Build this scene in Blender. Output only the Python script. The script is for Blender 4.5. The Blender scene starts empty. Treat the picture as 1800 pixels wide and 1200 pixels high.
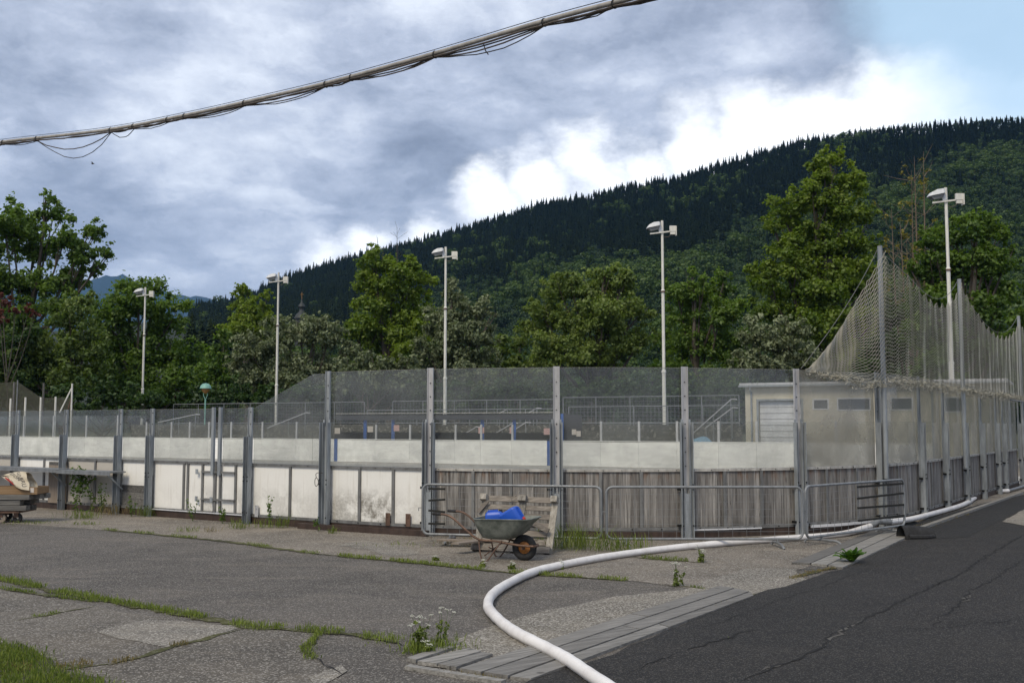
import bpy, math, random
import numpy as np
from mathutils import Vector, Matrix, Euler
R = math.radians
random.seed(7)
SC = bpy.context.scene
COL = SC.collection
rng = np.random.default_rng(11)

# ------------------------------------------------------------------ camera
F_PX = 1838.0
HC = 1.9
TH = math.atan(146.0 / F_PX)
cam_d = bpy.data.cameras.new("camera")
cam = bpy.data.objects.new("camera", cam_d)
COL.objects.link(cam)
cam.location = (0, 0, HC)
cam.rotation_euler = (R(90) + TH, 0, 0)
cam_d.sensor_width = 36
cam_d.lens = 36 * F_PX / 1800.0
cam_d.clip_start = 0.1
cam_d.clip_end = 30000
SC.camera = cam

SUN_AZ, SUN_EL = R(-150), R(48)      # azimuth from +Y towards +X
w = bpy.data.worlds.new("World")
SC.world = w
w.use_nodes = True
SC.view_settings.view_transform = 'Standard'
SC.view_settings.look = 'None'
SC.view_settings.exposure = 0.68
SC.view_settings.gamma = 1.0
SC.view_settings.use_curve_mapping = False
SC.cycles.max_bounces = 6
SC.cycles.transparent_max_bounces = 24
SC.cycles.volume_bounces = 0

sd = bpy.data.lights.new("sun", 'SUN')
sd.energy = 1.5
sd.angle = R(22)
sd.color = (1.0, 0.88, 0.68)
sun = bpy.data.objects.new("sun", sd)
COL.objects.link(sun)
sv = Vector((math.sin(SUN_AZ) * math.cos(SUN_EL), math.cos(SUN_AZ) * math.cos(SUN_EL), math.sin(SUN_EL)))
sun.rotation_euler = sv.to_track_quat('Z', 'Y').to_euler()


def ray(px, py):
    c, s = math.cos(TH), math.sin(TH)
    a = (px - 900) / F_PX
    b = (600 - py) / F_PX
    return Vector((a, c - s * b, s + c * b))


def P(px, py, Y):
    d = ray(px, py)
    return Vector((d.x * Y / d.y, Y, HC + d.z * Y / d.y))


def G(px, py, z=0.0):
    d = ray(px, py)
    t = (z - HC) / d.z
    return Vector((d.x * t, d.y * t, z))


# ------------------------------------------------------------------ node helpers
class NT:
    def __init__(self, tree):
        self.t = tree
        self.n = tree.nodes
        self.l = tree.links

    def new(self, kind, **kw):
        nd = self.n.new(kind)
        for k, v in kw.items():
            setattr(nd, k, v)
        return nd

    def put(self, sock, val):
        if hasattr(val, 'is_output') or isinstance(val, bpy.types.NodeSocket):
            self.l.new(val, sock)
        elif val is not None:
            if isinstance(val, (tuple, list)) and len(val) == 3 and sock.type == 'RGBA':
                val = (*val, 1)
            sock.default_value = val

    def math(self, op, a, b=None, c=None, clamp=False):
        nd = self.new('ShaderNodeMath', operation=op, use_clamp=clamp)
        self.put(nd.inputs[0], a)
        if b is not None: self.put(nd.inputs[1], b)
        if c is not None: self.put(nd.inputs[2], c)
        return nd.outputs[0]

    def vmath(self, op, a, b=None, s=None):
        nd = self.new('ShaderNodeVectorMath', operation=op)
        self.put(nd.inputs[0], a)
        if b is not None: self.put(nd.inputs[1], b)
        if s is not None: self.put(nd.inputs['Scale'], s)
        return nd.outputs['Value'] if op in ('LENGTH', 'DISTANCE', 'DOT_PRODUCT') else nd.outputs[0]

    def mix(self, f, a, b, blend='MIX'):
        nd = self.new('ShaderNodeMix', data_type='RGBA', blend_type=blend)
        self.put(nd.inputs[0], f)
        self.put(nd.inputs[6], a)
        self.put(nd.inputs[7], b)
        return nd.outputs[2]

    def noise(self, vec, scale, detail=4, rough=0.55, dist=0.0, color=False):
        nd = self.new('ShaderNodeTexNoise')
        self.put(nd.inputs['Vector'], vec)
        nd.inputs['Scale'].default_value = scale
        nd.inputs['Detail'].default_value = detail
        nd.inputs['Roughness'].default_value = rough
        nd.inputs['Distortion'].default_value = dist
        return nd.outputs['Color' if color else 'Fac']

    def vor(self, vec, scale, feature='F1', out='Distance', rand=1.0):
        nd = self.new('ShaderNodeTexVoronoi', feature=feature)
        self.put(nd.inputs['Vector'], vec)
        nd.inputs['Scale'].default_value = scale
        nd.inputs['Randomness'].default_value = rand
        return nd.outputs[out]

    def ss(self, v, a, b, lo=0.0, hi=1.0, kind='SMOOTHSTEP'):
        nd = self.new('ShaderNodeMapRange', interpolation_type=kind)
        self.put(nd.inputs[0], v)
        nd.inputs[1].default_value = a
        nd.inputs[2].default_value = b
        nd.inputs[3].default_value = lo
        nd.inputs[4].default_value = hi
        return nd.outputs[0]

    def scale(self, vec, s):
        return self.vmath('MULTIPLY', vec, tuple(s))

    def bump(self, h, strength=0.3, dist=0.01):
        nd = self.new('ShaderNodeBump')
        nd.inputs['Strength'].default_value = strength
        nd.inputs['Distance'].default_value = dist
        self.put(nd.inputs['Height'], h)
        return nd.outputs[0]


MATS = {}


def mat(name, color=(.5, .5, .5), rough=0.7, metal=0.0, fn=None, spec=0.4):
    m = bpy.data.materials.new(name)
    m.use_nodes = True
    t = NT(m.node_tree)
    b = m.node_tree.nodes['Principled BSDF']
    b.inputs['Base Color'].default_value = (*color, 1)
    b.inputs['Roughness'].default_value = rough
    b.inputs['Metallic'].default_value = metal
    b.inputs['Specular IOR Level'].default_value = spec
    if fn: fn(t, b, m)
    MATS[name] = m
    return m


def coords(t, obj=True):
    tc = t.new('ShaderNodeTexCoord')
    return tc.outputs['Object']


def geo_pos(t):
    return t.new('ShaderNodeNewGeometry').outputs['Position']


def orand(t):
    return t.new('ShaderNodeObjectInfo').outputs['Random']


# ------------------------------------------------------------------ world: Nishita sky behind broken cloud
def build_world():
    t = NT(w.node_tree)
    bg = w.node_tree.nodes['Background']
    out = w.node_tree.nodes['World Output']
    sky = t.new('ShaderNodeTexSky', sky_type='NISHITA')
    sky.sun_disc = False
    sky.sun_elevation = SUN_EL
    sky.sun_rotation = SUN_AZ
    sky.air_density = 1.0
    STR = 0.1
    d = t.new('ShaderNodeTexCoord').outputs['Generated']
    sep = t.new('ShaderNodeSeparateXYZ')
    t.put(sep.inputs[0], d)
    zz = t.math('MAXIMUM', sep.outputs[2], 0.0)
    zz = t.math('ADD', zz, 0.16)
    cx = t.math('DIVIDE', sep.outputs[0], zz)
    cy = t.math('DIVIDE', sep.outputs[1], zz)
    cmb = t.new('ShaderNodeCombineXYZ')
    t.put(cmb.inputs[0], cx); t.put(cmb.inputs[1], cy)
    pl = cmb.outputs[0]
    warp = t.noise(pl, 1.3, 3, 0.5, 0, True)
    warp = t.vmath('SUBTRACT', warp, (0.5, 0.5, 0.5))
    pw = t.vmath('ADD', pl, t.vmath('SCALE', warp, s=0.5))
    n1 = t.noise(pw, 1.15, 8, 0.55)
    n2 = t.noise(t.vmath('ADD', pw, (7.3, 2.1, 0)), 3.1, 7, 0.55)
    dens = t.math('ADD', t.math('MULTIPLY', n1, 0.62), t.math('MULTIPLY', n2, 0.38))
    # direction-space warp that frays the edge of the clear gaps
    wn = t.noise(t.scale(d, (1, 1, 1.7)), 7.0, 8, 0.62, 0, True)
    wn = t.vmath('SUBTRACT', wn, (0.5, 0.5, 0.5))
    dw = t.vmath('ADD', d, t.vmath('SCALE', wn, s=0.12))

    def blob(px, py, r, soft, squash=1.0):
        c = ray(px, py).normalized()
        df = t.vmath('SUBTRACT', dw, (c.x, c.y, c.z))
        if squash != 1.0:
            df = t.scale(df, (1, 1, squash))
        ln = t.vmath('LENGTH', df)
        return t.ss(ln, r, r + soft, 1.0, 0.0)

    def many(lst):
        acc = None
        for a in lst:
            m_ = blob(*a)
            acc = m_ if acc is None else t.math('MAXIMUM', acc, m_)
        return acc
    dark = many(SKY_DARK)
    pale = many(SKY_PALE)
    gap = many(SKY_GAP)
    blue = many(SKY_BLUE)
    mott = t.noise(t.scale(d, (1, 1, 2.0)), 5.5, 10, 0.6, 0.0)
    fine = t.noise(t.scale(dw, (1, 1, 2.3)), 15.0, 9, 0.6)
    dens = t.math('ADD', t.math('ADD', t.math('MULTIPLY', dens, .48), t.math('MULTIPLY', mott, .34)), t.math('MULTIPLY', fine, .18))
    mist = t.ss(dens, 0.385, 0.60, 0.0, 1.0, 'LINEAR')
    mist = t.math('ADD', mist, t.math('MULTIPLY', pale, 0.30))
    mist = t.math('SUBTRACT', mist, t.math('MULTIPLY', dark, 0.26), clamp=True)
    rp = t.new('ShaderNodeValToRGB')
    t.put(rp.inputs[0], mist)
    e = rp.color_ramp.elements
    e[0].position = 0.0; e[0].color = (0.185, 0.212, 0.272, 1)
    e[1].position = 1.0; e[1].color = (0.64, 0.68, 0.75, 1)
    for p_, c_ in ((0.3, (0.265, 0.300, 0.378, 1)), (0.62, (0.40, 0.44, 0.53, 1))):
        q = e.new(p_); q.color = c_
    col = rp.outputs[0]
    thin = t.ss(n2, 0.30, 0.52)          # wisps that cross the gap
    gapm = t.math('MULTIPLY', gap, t.ss(n1, 0.22, 0.40))
    col = t.mix(gapm, col, (1.0, 1.02, 1.05, 1))
    clear = t.vmath('SCALE', sky.outputs[0], s=STR * 1.0)
    bluec = t.mix(0.55, clear, (0.56, 0.75, 0.86, 1))
    col = t.mix(t.math('MULTIPLY', blue, 0.9), col, bluec)
    col = t.mix(0.06, col, clear)
    # ground half of the world
    low = t.ss(sep.outputs[2], -0.06, 0.0)
    col = t.mix(low, (0.10, 0.10, 0.09, 1), col)
    fin = t.vmath('SCALE', col, s=1.0 / STR)
    t.put(bg.inputs[0], fin)
    bg.inputs[1].default_value = STR


SKY_GAP = [(560, 462, .006, .034, 1.3), (640, 446, .010, .034, 1.3), (740, 425, .004, .03), (870, 360, .012, .036, 1.2), (960, 338, .014, .038, 1.2), (1040, 300, .012, .038), (1120, 288, .010, .040),
           (1230, 264, .020, .042), (1330, 250, .024, .044), (1430, 234, .026, .044), (1530, 216, .024, .042), (1630, 204, .024, .044), (1730, 198, .022, .040, 1.2), (1830, 194, .022, .040, 1.2), (1930, 188, .022, .04)]
SKY_DARK = [(700, 290, .07, .09, 1.8), (260, 330, .07, .10, 1.6), (640, 390, .03, .05, 2.2), (1180, 110, .09, .10, 1.8), (1430, 95, .05, .06), (900, 140, .05, .09, 1.8),
            (70, 130, .06, .12, 1.6), (130, 400, .05, .08, 2), (460, 397, .01, .03, 2)]
SKY_PALE = [(300, 60, .10, .14), (520, 215, .03, .08, 2), (420, 385, .05, .05, 1.8), (760, 50, .04, .09), (880, 225, .03, .06, 1.5), (20, 310, .04, .07, 2), (1020, 20, .03, .1), (500, 365, .02, .04, 1.6), (780, 380, .02, .03), (1350, 20, .03, .08)]
SKY_BLUE = [(1790, 40, .045, .085), (1920, -40, .10, .12), (1650, 20, .02, .07)]
build_world()

# ------------------------------------------------------------------ mesh builder


def link(o, parent=None):
    COL.objects.link(o)
    if parent is not None:
        o.parent = parent
        if not parent.get('_local'):
            o.matrix_parent_inverse = Matrix.Translation(-parent.location)
    return o


class MB:
    def __init__(s):
        s.v = []
        s.f = []

    def poly(s, pts):
        i = len(s.v)
        s.v += [tuple(p) for p in pts]
        s.f.append(tuple(range(i, i + len(pts))))

    def hexa(s, p):      # 8 corners: bottom 4 ccw, top 4 ccw
        i = len(s.v)
        s.v += [tuple(q) for q in p]
        for q in ((3, 2, 1, 0), (4, 5, 6, 7), (0, 1, 5, 4), (1, 2, 6, 5), (2, 3, 7, 6), (3, 0, 4, 7)):
            s.f.append(tuple(i + k for k in q))

    def box(s, c, d, rot=None):
        c = Vector(c)
        x, y, z = d[0] / 2, d[1] / 2, d[2] / 2
        M = rot if rot is not None else Matrix.Identity(3)
        s.hexa([c + M @ Vector(q) for q in ((-x, -y, -z), (x, -y, -z), (x, y, -z), (-x, y, -z), (-x, -y, z), (x, -y, z), (x, y, z), (-x, y, z))])

    def bar(s, a, b, wd, ht, up=(0, 0, 1)):
        a = Vector(a); b = Vector(b)
        d = (b - a).normalized()
        up = Vector(up)
        x = d.cross(up)
        if x.length < 1e-4: x = d.cross(Vector((0, 1, 0)))
        x.normalize()
        u = x.cross(d).normalized()
        x = x * wd / 2; u = u * ht / 2
        s.hexa([a - x - u, a + x - u, b + x - u, b - x - u, a - x + u, a + x + u, b + x + u, b - x + u])

    def tube(s, pts, r, n=8, cap=True, closed=False):
        pts = [Vector(p) for p in pts]
        m = len(pts)
        rs = r if isinstance(r, (list, tuple)) else [r] * m
        base = len(s.v)
        prev = None
        for i, p in enumerate(pts):
            if closed:
                d = (pts[(i + 1) % m] - pts[i - 1])
            else:
                d = (pts[min(i + 1, m - 1)] - pts[max(i - 1, 0)])
            if d.length < 1e-9: d = Vector((0, 0, 1))
            d.normalize()
            if prev is None:
                a = d.orthogonal().normalized()
            else:
                a = prev - d * prev.dot(d)
                if a.length < 1e-6: a = d.orthogonal()
                a.normalize()
            prev = a
            b = d.cross(a)
            for k in range(n):
                an = 2 * math.pi * k / n
                s.v.append(tuple(p + (a * math.cos(an) + b * math.sin(an)) * rs[i]))
        seg = m if closed else m - 1
        for i in range(seg):
            for k in range(n):
                k2 = (k + 1) % n
                j = (i + 1) % m
                s.f.append((base + i * n + k, base + i * n + k2, base + j * n + k2, base + j * n + k))
        if cap and not closed:
            s.f.append(tuple(base + k for k in reversed(range(n))))
            s.f.append(tuple(base + (m - 1) * n + k for k in range(n)))

    def lathe(s, prof, c=(0, 0, 0), n=16, M=None):
        c = Vector(c)
        M = M if M is not None else Matrix.Identity(3)
        base = len(s.v)
        for r_, z_ in prof:
            for k in range(n):
                an = 2 * math.pi * k / n
                s.v.append(tuple(c + M @ Vector((r_ * math.cos(an), r_ * math.sin(an), z_))))
        for i in range(len(prof) - 1):
            for k in range(n):
                k2 = (k + 1) % n
                s.f.append((base + i * n + k, base + i * n + k2, base + (i + 1) * n + k2, base + (i + 1) * n + k))

    def grid(s, rows, closed=False):
        base = len(s.v)
        nc = len(rows[0])
        for r_ in rows: s.v += [tuple(q) for q in r_]
        for i in range(len(rows) - 1):
            for k in range(nc if closed else nc - 1):
                k2 = (k + 1) % nc
                s.f.append((base + i * nc + k, base + i * nc + k2, base + (i + 1) * nc + k2, base + (i + 1) * nc + k))

    def mesh(s, name, m=None, smooth=False, bevel=0):
        me = bpy.data.meshes.new(name)
        me.from_pydata(s.v, [], s.f)
        if m is not None: me.materials.append(MATS[m] if isinstance(m, str) else m)
        if smooth:
            me.polygons.foreach_set('use_smooth', [True] * len(me.polygons))
            me.set_sharp_from_angle(angle=R(40))
        me.update()
        return me

    def build(s, name, m, parent=None, smooth=False, label=None, kind=None, bevel=0, cat=None, group=None):
        o = bpy.data.objects.new(name, s.mesh(name, m, smooth))
        link(o, parent)
        if bevel:
            bv = o.modifiers.new('bevel', 'BEVEL')
            bv.width = bevel; bv.segments = 2; bv.limit_method = 'ANGLE'
        tag(o, label, cat, group, kind)
        return o


def tag(o, label=None, cat=None, group=None, kind=None):
    if label: o['label'] = label
    if cat: o['category'] = cat
    if group: o['group'] = group
    if kind: o['kind'] = kind
    return o


def thing(name, label, cat, loc=(0, 0, 0), rotz=0.0, group=None, local=False):
    o = bpy.data.objects.new(name, None)
    o.empty_display_size = 0.2
    COL.objects.link(o)
    o.location = loc
    o.rotation_euler = (0, 0, rotz)
    if local: o['_local'] = 1
    tag(o, label, cat, group)
    return o


def copy_tree(root, loc, rotz, label):
    def rec(o, par):
        c = o.copy()
        COL.objects.link(c)
        if par is not None:
            c.parent = par
            c.matrix_parent_inverse = o.matrix_parent_inverse.copy()
        for ch in [q for q in ALLCH.get(o.name, [])]:
            rec(ch, c)
        return c
    ALLCH = {}
    for q in bpy.data.objects:
        if q.parent: ALLCH.setdefault(q.parent.name, []).append(q)
    r = rec(root, None)
    r.location = loc
    r.rotation_euler = (0, 0, rotz)
    r['label'] = label
    return r


def smooth_pts(pts, n=8, closed=False):
    pts = [Vector(p) for p in pts]
    out = []
    m = len(pts)
    for i in range(m - 1):
        p0 = pts[max(i - 1, 0)]; p1 = pts[i]; p2 = pts[i + 1]; p3 = pts[min(i + 2, m - 1)]
        for k in range(n):
            t = k / n
            out.append(0.5 * ((2 * p1) + (-p0 + p2) * t + (2 * p0 - 5 * p1 + 4 * p2 - p3) * t * t + (-p0 + 3 * p1 - 3 * p2 + p3) * t ** 3))
    out.append(pts[-1])
    return out


def np_mesh(name, verts, nper, m, tone=None, smooth=False):
    """verts (N*nper,3): N separate polygons of nper corners"""
    N = len(verts) // nper
    me = bpy.data.meshes.new(name)
    me.vertices.add(N * nper)
    me.vertices.foreach_set('co', np.ascontiguousarray(verts, dtype=np.float32).ravel())
    me.loops.add(N * nper)
    me.loops.foreach_set('vertex_index', np.arange(N * nper, dtype=np.int32))
    me.polygons.add(N)
    me.polygons.foreach_set('loop_start', np.arange(0, N * nper, nper, dtype=np.int32))
    me.polygons.foreach_set('loop_total', np.full(N, nper, dtype=np.int32))
    if tone is not None:
        a = me.attributes.new('tone', 'FLOAT', 'FACE')
        a.data.foreach_set('value', np.asarray(tone, dtype=np.float32))
    me.materials.append(MATS[m] if isinstance(m, str) else m)
    me.update(calc_edges=True)
    me.validate()
    return me


# ------------------------------------------------------------------ materials
def tex_asphalt(base, spread, speck, pebble=90.0, warm=0.0, rubble=0.0):
    def fn(t, b, m):
        p = geo_pos(t)
        big = t.noise(p, 0.35, 5, 0.6)
        mid = t.noise(p, 2.3, 6, 0.65)
        fine = t.noise(p, 160, 3, 0.6)
        vc = t.vor(p, pebble, out='Color')
        vs = t.new('ShaderNodeSeparateXYZ'); t.put(vs.inputs[0], vc)
        stone = t.ss(vs.outputs[0], 0.72 - rubble, 0.97, 0, 1)
        base_c = t.mix(t.ss(big, .3, .7), tuple(c * (1 - spread) for c in base), tuple(c * (1 + spread) for c in base))
        dust = t.noise(t.scale(p, (.45, 1.3, 1)), 1.0, 7, .68, .8)
        base_c = t.mix(t.ss(dust, .46, .68, 0, .8), base_c, tuple(c * 1.75 * k for c, k in zip(base, (1.03, 1.0, .95))))
        stn = t.noise(t.vmath('ADD', p, (31, 17, 0)), .8, 6, .7, 1.0)
        base_c = t.mix(t.ss(stn, .50, .66, 0, .6), base_c, tuple(c * .5 for c in base))
        base_c = t.mix(t.ss(mid, .38, .72, 0, 0.5), base_c, tuple(c * (1 + spread * 1.4) + warm * 0.01 for c in base))
        base_c = t.mix(t.ss(fine, .35, .75, 0, 0.7), t.mix(0.5, base_c, (0.0, 0.0, 0.0)), base_c)
        col = t.mix(t.math('MULTIPLY', stone, speck), base_c, (0.42, 0.41, 0.39))
        t.put(b.inputs['Base Color'], t.mix(1.0, col, (1.03, .99, .93), 'MULTIPLY'))
        dd = t.vor(p, pebble)
        h = t.math('ADD', t.math('MULTIPLY', dd, -0.6), t.math('MULTIPLY', fine, 0.5))
        t.put(b.inputs['Normal'], t.bump(h, 0.6, 0.006))
    return fn


mat('asphalt_grey', rough=.9, fn=tex_asphalt((.110, .102, .094), .30, .45, 85, rubble=.05))
mat('asphalt_dark', rough=.88, fn=tex_asphalt((.0170, .0158, .0148), .35, .16, 110))
mat('asphalt_patch', rough=.85, fn=tex_asphalt((.0125, .0125, .013), .2, .15, 120))
mat('asphalt_slab', rough=.92, fn=tex_asphalt((.128, .118, .104), .40, .55, 75, rubble=.04))
mat('apron', rough=.92, fn=tex_asphalt((.21, .190, .163), .30, .7, 70, rubble=.05))
mat('gravel', rough=.95, fn=tex_asphalt((.18, .170, .148), .25, .8, 75, rubble=.25))
mat('concrete_light', rough=.9, fn=tex_asphalt((.20, .19, .17), .30, .8, 80, rubble=.15))
mat('rink_floor', rough=.8, fn=tex_asphalt((.50, .50, .48), .10, .1, 40))
mat('soil', rough=1, fn=tex_asphalt((.07, .075, .035), .4, .1, 30))
mat('crack', color=(.012, .012, .012), rough=1)
mat('crack_pale', color=(.10, .095, .085), rough=1)
mat('moss', rough=1, fn=tex_asphalt((.075, .080, .025), .5, .2, 40))


def tex_metal(base, stain=.35, rough=.5, metal=.55, vert=True):
    def fn(t, b, m):
        p = geo_pos(t)
        n = t.noise(t.scale(p, (9, 9, 2.2)), 1.0, 6, 0.62)
        n2 = t.noise(p, 42, 4, 0.6)
        r_ = orand(t)
        c = t.mix(t.ss(n, .3, .7), tuple(x * (1 - stain) for x in base), tuple(x * (1 + stain * .7) for x in base))
        c = t.mix(t.ss(n2, .62, .78, 0, .5), c, (.09, .07, .055))
        c = t.mix(t.math('MULTIPLY', r_, .25), c, tuple(x * .6 for x in base))
        t.put(b.inputs['Base Color'], c)
        t.put(b.inputs['Roughness'], t.ss(n2, .2, .8, rough - .12, rough + .2))
        t.put(b.inputs['Normal'], t.bump(n2, .12, .003))
    return fn


mat('galv', rough=.5, metal=.2, fn=tex_metal((.30, .325, .345), .28))
mat('galv_light', rough=.45, metal=.35, fn=tex_metal((.52, .52, .53), .2))
mat('batten', rough=.6, metal=.3, fn=tex_metal((.20, .20, .195), .3))
mat('rail_alu', rough=.5, metal=.2, fn=tex_metal((.46, .44, .40), .35))
mat('tube_galv', rough=.48, metal=.4, fn=tex_metal((.25, .262, .272), .25))
mat('lamp_white', rough=.5, fn=tex_metal((.66, .65, .60), .14))
mat('lamp_grey', rough=.4, fn=tex_metal((.62, .64, .66), .1))
mat('rusty', rough=.7, metal=.3, fn=tex_metal((.14, .085, .06), .4))
mat('bolt', color=(.02, .02, .02), rough=.5, metal=.5)
mat('black_rubber', rough=.75, fn=tex_metal((.022, .022, .023), .4, .75))
mat('strap_dark', color=(.02, .02, .018), rough=.9)
mat('cable_dark', color=(.03, .028, .026), rough=.6)
mat('cable_brown', color=(.085, .07, .06), rough=.6)
mat('conduit', rough=.45, fn=tex_metal((.36, .34, .31), .3))
mat('blue_paint', rough=.5, fn=tex_metal((.03, .10, .34), .3))
mat('blue_faded', rough=.8, fn=tex_metal((.20, .36, .50), .2))
mat('blue_plastic', color=(.015, .085, .47), rough=.38, spec=.5)
mat('red_plastic', color=(.50, .05, .03), rough=.45)
mat('orange_rim', rough=.6, fn=tex_metal((.42, .17, .045), .35))
mat('roof_sheet', rough=.8, fn=tex_metal((.10, .10, .10), .3))
mat('dark_inside', color=(.035, .037, .045), rough=.9)
mat('paper', color=(.55, .50, .45), rough=.9)
mat('paper_pink', color=(.55, .36, .34), rough=.9)
mat('verdigris', rough=.6, fn=tex_metal((.20, .40, .34), .25))
mat('amber', color=(.30, .16, .05), rough=.4)
mat('dark_beam', rough=.9, fn=tex_metal((.055, .036, .028), .4))
mat('ink', color=(.03, .03, .04), rough=.8)
mat('ink_red', color=(.33, .03, .03), rough=.8)
mat('rope', color=(.42, .40, .33), rough=.95)
mat('net_dark', color=(.10, .10, .075), rough=.95)


def tex_barrow(t, b, m):
    p = geo_pos(t)
    n = t.noise(p, 6, 6, .65)
    n2 = t.noise(p, 30, 5, .6)
    c = t.mix(t.ss(n, .35, .68), (.10, .115, .10), (.22, .235, .21))
    c = t.mix(t.ss(n2, .6, .75, 0, .55), c, (.10, .055, .03))
    t.put(b.inputs['Base Color'], c)


mat('barrow_steel', rough=.6, metal=.25, fn=tex_barrow)


def tex_wood(c_dark, c_mid, c_light, axis='z', rust=True, top=1.13):
    def fn(t, b, m):
        p = geo_pos(t)
        r_ = orand(t)
        off = t.new('ShaderNodeCombineXYZ')
        t.put(off.inputs[0], t.math('MULTIPLY', r_, 37.0)); t.put(off.inputs[1], t.math('MULTIPLY', r_, 91.0)); t.put(off.inputs[2], t.math('MULTIPLY', r_, 13.0))
        q = t.vmath('ADD', p, off.outputs[0])
        if axis == 'z': sc = (30, 30, 1.3)
        else: sc = None
        if sc: v = t.scale(q, sc)
        else:
            mp = t.new('ShaderNodeMapping')
            mp.inputs['Rotation'].default_value = (0, 0, axis)
            t.put(mp.inputs['Vector'], q)
            v = t.scale(mp.outputs[0], (1.6, 34, 34))
        g = t.noise(v, 1.0, 7, .65, .4)
        g2 = t.noise(v, 3.3, 5, .6, .2)
        blot = t.noise(q, 1.6, 4, .6)
        c = t.mix(t.ss(g, .3, .72), c_dark, c_light)
        c = t.mix(t.ss(g2, .52, .72, 0, .6), c, c_dark)
        c = t.mix(t.ss(blot, .4, .7, 0, .55), c, c_mid)
        # each board weathers its own way
        c = t.mix(t.math('MULTIPLY', t.math('FRACT', t.math('MULTIPLY', r_, 17.0)), .85), c, t.mix(1.0, c, (.42, .42, .43), 'MULTIPLY'))
        kn = t.vor(t.scale(q, (7, 7, 2.1)) if axis == 'z' else t.scale(q, (3, 3, 3)), 1.0)
        c = t.mix(t.ss(kn, .05, .13, .7, 0), c, tuple(x * .35 for x in c_dark))
        if rust:
            sp = t.new('ShaderNodeSeparateXYZ'); t.put(sp.inputs[0], p)
            band = t.ss(sp.outputs[2], top - .28, top, 0, 1)
            rn = t.ss(t.noise(t.scale(q, (8, 8, 2)), 1, 4, .6), .45, .7)
            c = t.mix(t.math('MULTIPLY', t.math('MULTIPLY', band, rn), .75), c, (.16, .075, .032))
            foot = t.ss(sp.outputs[2], .12, .34, .5, 0)
            c = t.mix(t.math('MULTIPLY', foot, t.ss(blot, .3, .6)), c, (.05, .05, .04))
        t.put(b.inputs['Base Color'], c)
        t.put(b.inputs['Normal'], t.bump(t.math('ADD', g, t.math('MULTIPLY', g2, .5)), .45, .004))
    return fn


mat('plank_grey', rough=.9, fn=tex_wood((.085, .077, .070), (.26, .245, .23), (.46, .44, .41)))
mat('pallet_wood', rough=.9, fn=tex_wood((.13, .112, .092), (.23, .20, .17), (.37, .335, .29), axis=0.2, rust=False))
mat('pallet_light', rough=.9, fn=tex_wood((.20, .18, .15), (.34, .31, .26), (.50, .47, .41), rust=False))
mat('deck_wood', rough=.92, fn=tex_wood((.15, .145, .132), (.235, .225, .205), (.36, .345, .32), axis=-R(36), rust=False))
mat('timber_grey', rough=.92, fn=tex_wood((.08, .078, .074), (.15, .145, .135), (.27, .26, .24), axis=0.0, rust=False))
mat('ply_brown', rough=.9, fn=tex_wood((.19, .155, .125), (.25, .205, .165), (.30, .255, .21), rust=False))
mat('card', rough=.9, fn=tex_wood((.20, .125, .065), (.25, .16, .085), (.29, .195, .11), axis=0.0, rust=False))
mat('sack', rough=.95, fn=tex_wood((.60, .52, .38), (.66, .585, .44), (.70, .63, .49), rust=False))


def tex_panel(dirt=.5, base=(.80, .79, .75)):
    def fn(t, b, m):
        p = geo_pos(t)
        r_ = orand(t)
        sp = t.new('ShaderNodeSeparateXYZ'); t.put(sp.inputs[0], p)
        z = sp.outputs[2]
        off = t.new('ShaderNodeCombineXYZ'); t.put(off.inputs[0], t.math('MULTIPLY', r_, 20.0)); t.put(off.inputs[1], t.math('MULTIPLY', r_, 9.0))
        q = t.vmath('ADD', p, off.outputs[0])
        n = t.noise(q, 2.4, 8, .72, .3)
        n2 = t.noise(q, 20, 6, .75)
        st = t.noise(t.scale(q, (16, 16, 1.0)), 1, 5, .6)
        low = t.ss(z, .45, .88, 1.0, 0.04)
        band = t.math('MULTIPLY', low, t.ss(n, .36, .56))
        band = t.math('MULTIPLY', band, t.ss(n2, .25, .62, .35, 1.0))
        k = t.ss(t.math('FRACT', t.math('MULTIPLY', r_, 7.7)), .25, 1.0, .25, 1.15)
        c = t.mix(t.math('MULTIPLY', t.math('MULTIPLY', band, dirt * 1.7), k, clamp=True), base, (.20, .185, .155))
        c = t.mix(t.ss(st, .52, .75, 0, .30), c, (.42, .38, .30))
        c = t.mix(t.ss(z, .10, .24, .55, 0), c, (.12, .12, .09))
        t.put(b.inputs['Base Color'], c)
        t.put(b.inputs['Normal'], t.bump(n, .12, .01))
    return fn


mat('panel_white', rough=.55, fn=tex_panel(.7))
mat('panel_clean', rough=.5, fn=tex_panel(.22, (.82, .81, .77)))
mat('panel_brownish', rough=.6, fn=tex_panel(.6, (.46, .43, .38)))


def tex_farboard(t, b, m):
    p = geo_pos(t)
    r_ = orand(t)
    n = t.noise(t.scale(p, (1.2, 1.2, 5)), 1.0, 6, .65)
    n2 = t.noise(p, 7, 5, .7)
    c = t.mix(t.ss(n, .35, .7), (.78, .78, .75), (.92, .92, .89))
    c = t.mix(t.ss(n2, .60, .8, 0, .4), c, (.34, .34, .33))
    c = t.mix(t.math('MULTIPLY', r_, .35), c, (.50, .51, .52))
    t.put(b.inputs['Base Color'], c)


mat('far_board', rough=.6, fn=tex_farboard)


def tex_stucco(t, b, m):
    p = geo_pos(t)
    n = t.noise(p, .8, 6, .6)
    n2 = t.noise(p, 14, 5, .6)
    c = t.mix(t.ss(n, .3, .7), (.50, .46, .365), (.60, .56, .46))
    c = t.mix(t.ss(n2, .55, .8, 0, .3), c, (.40, .35, .25))
    t.put(b.inputs['Base Color'], c)


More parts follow.
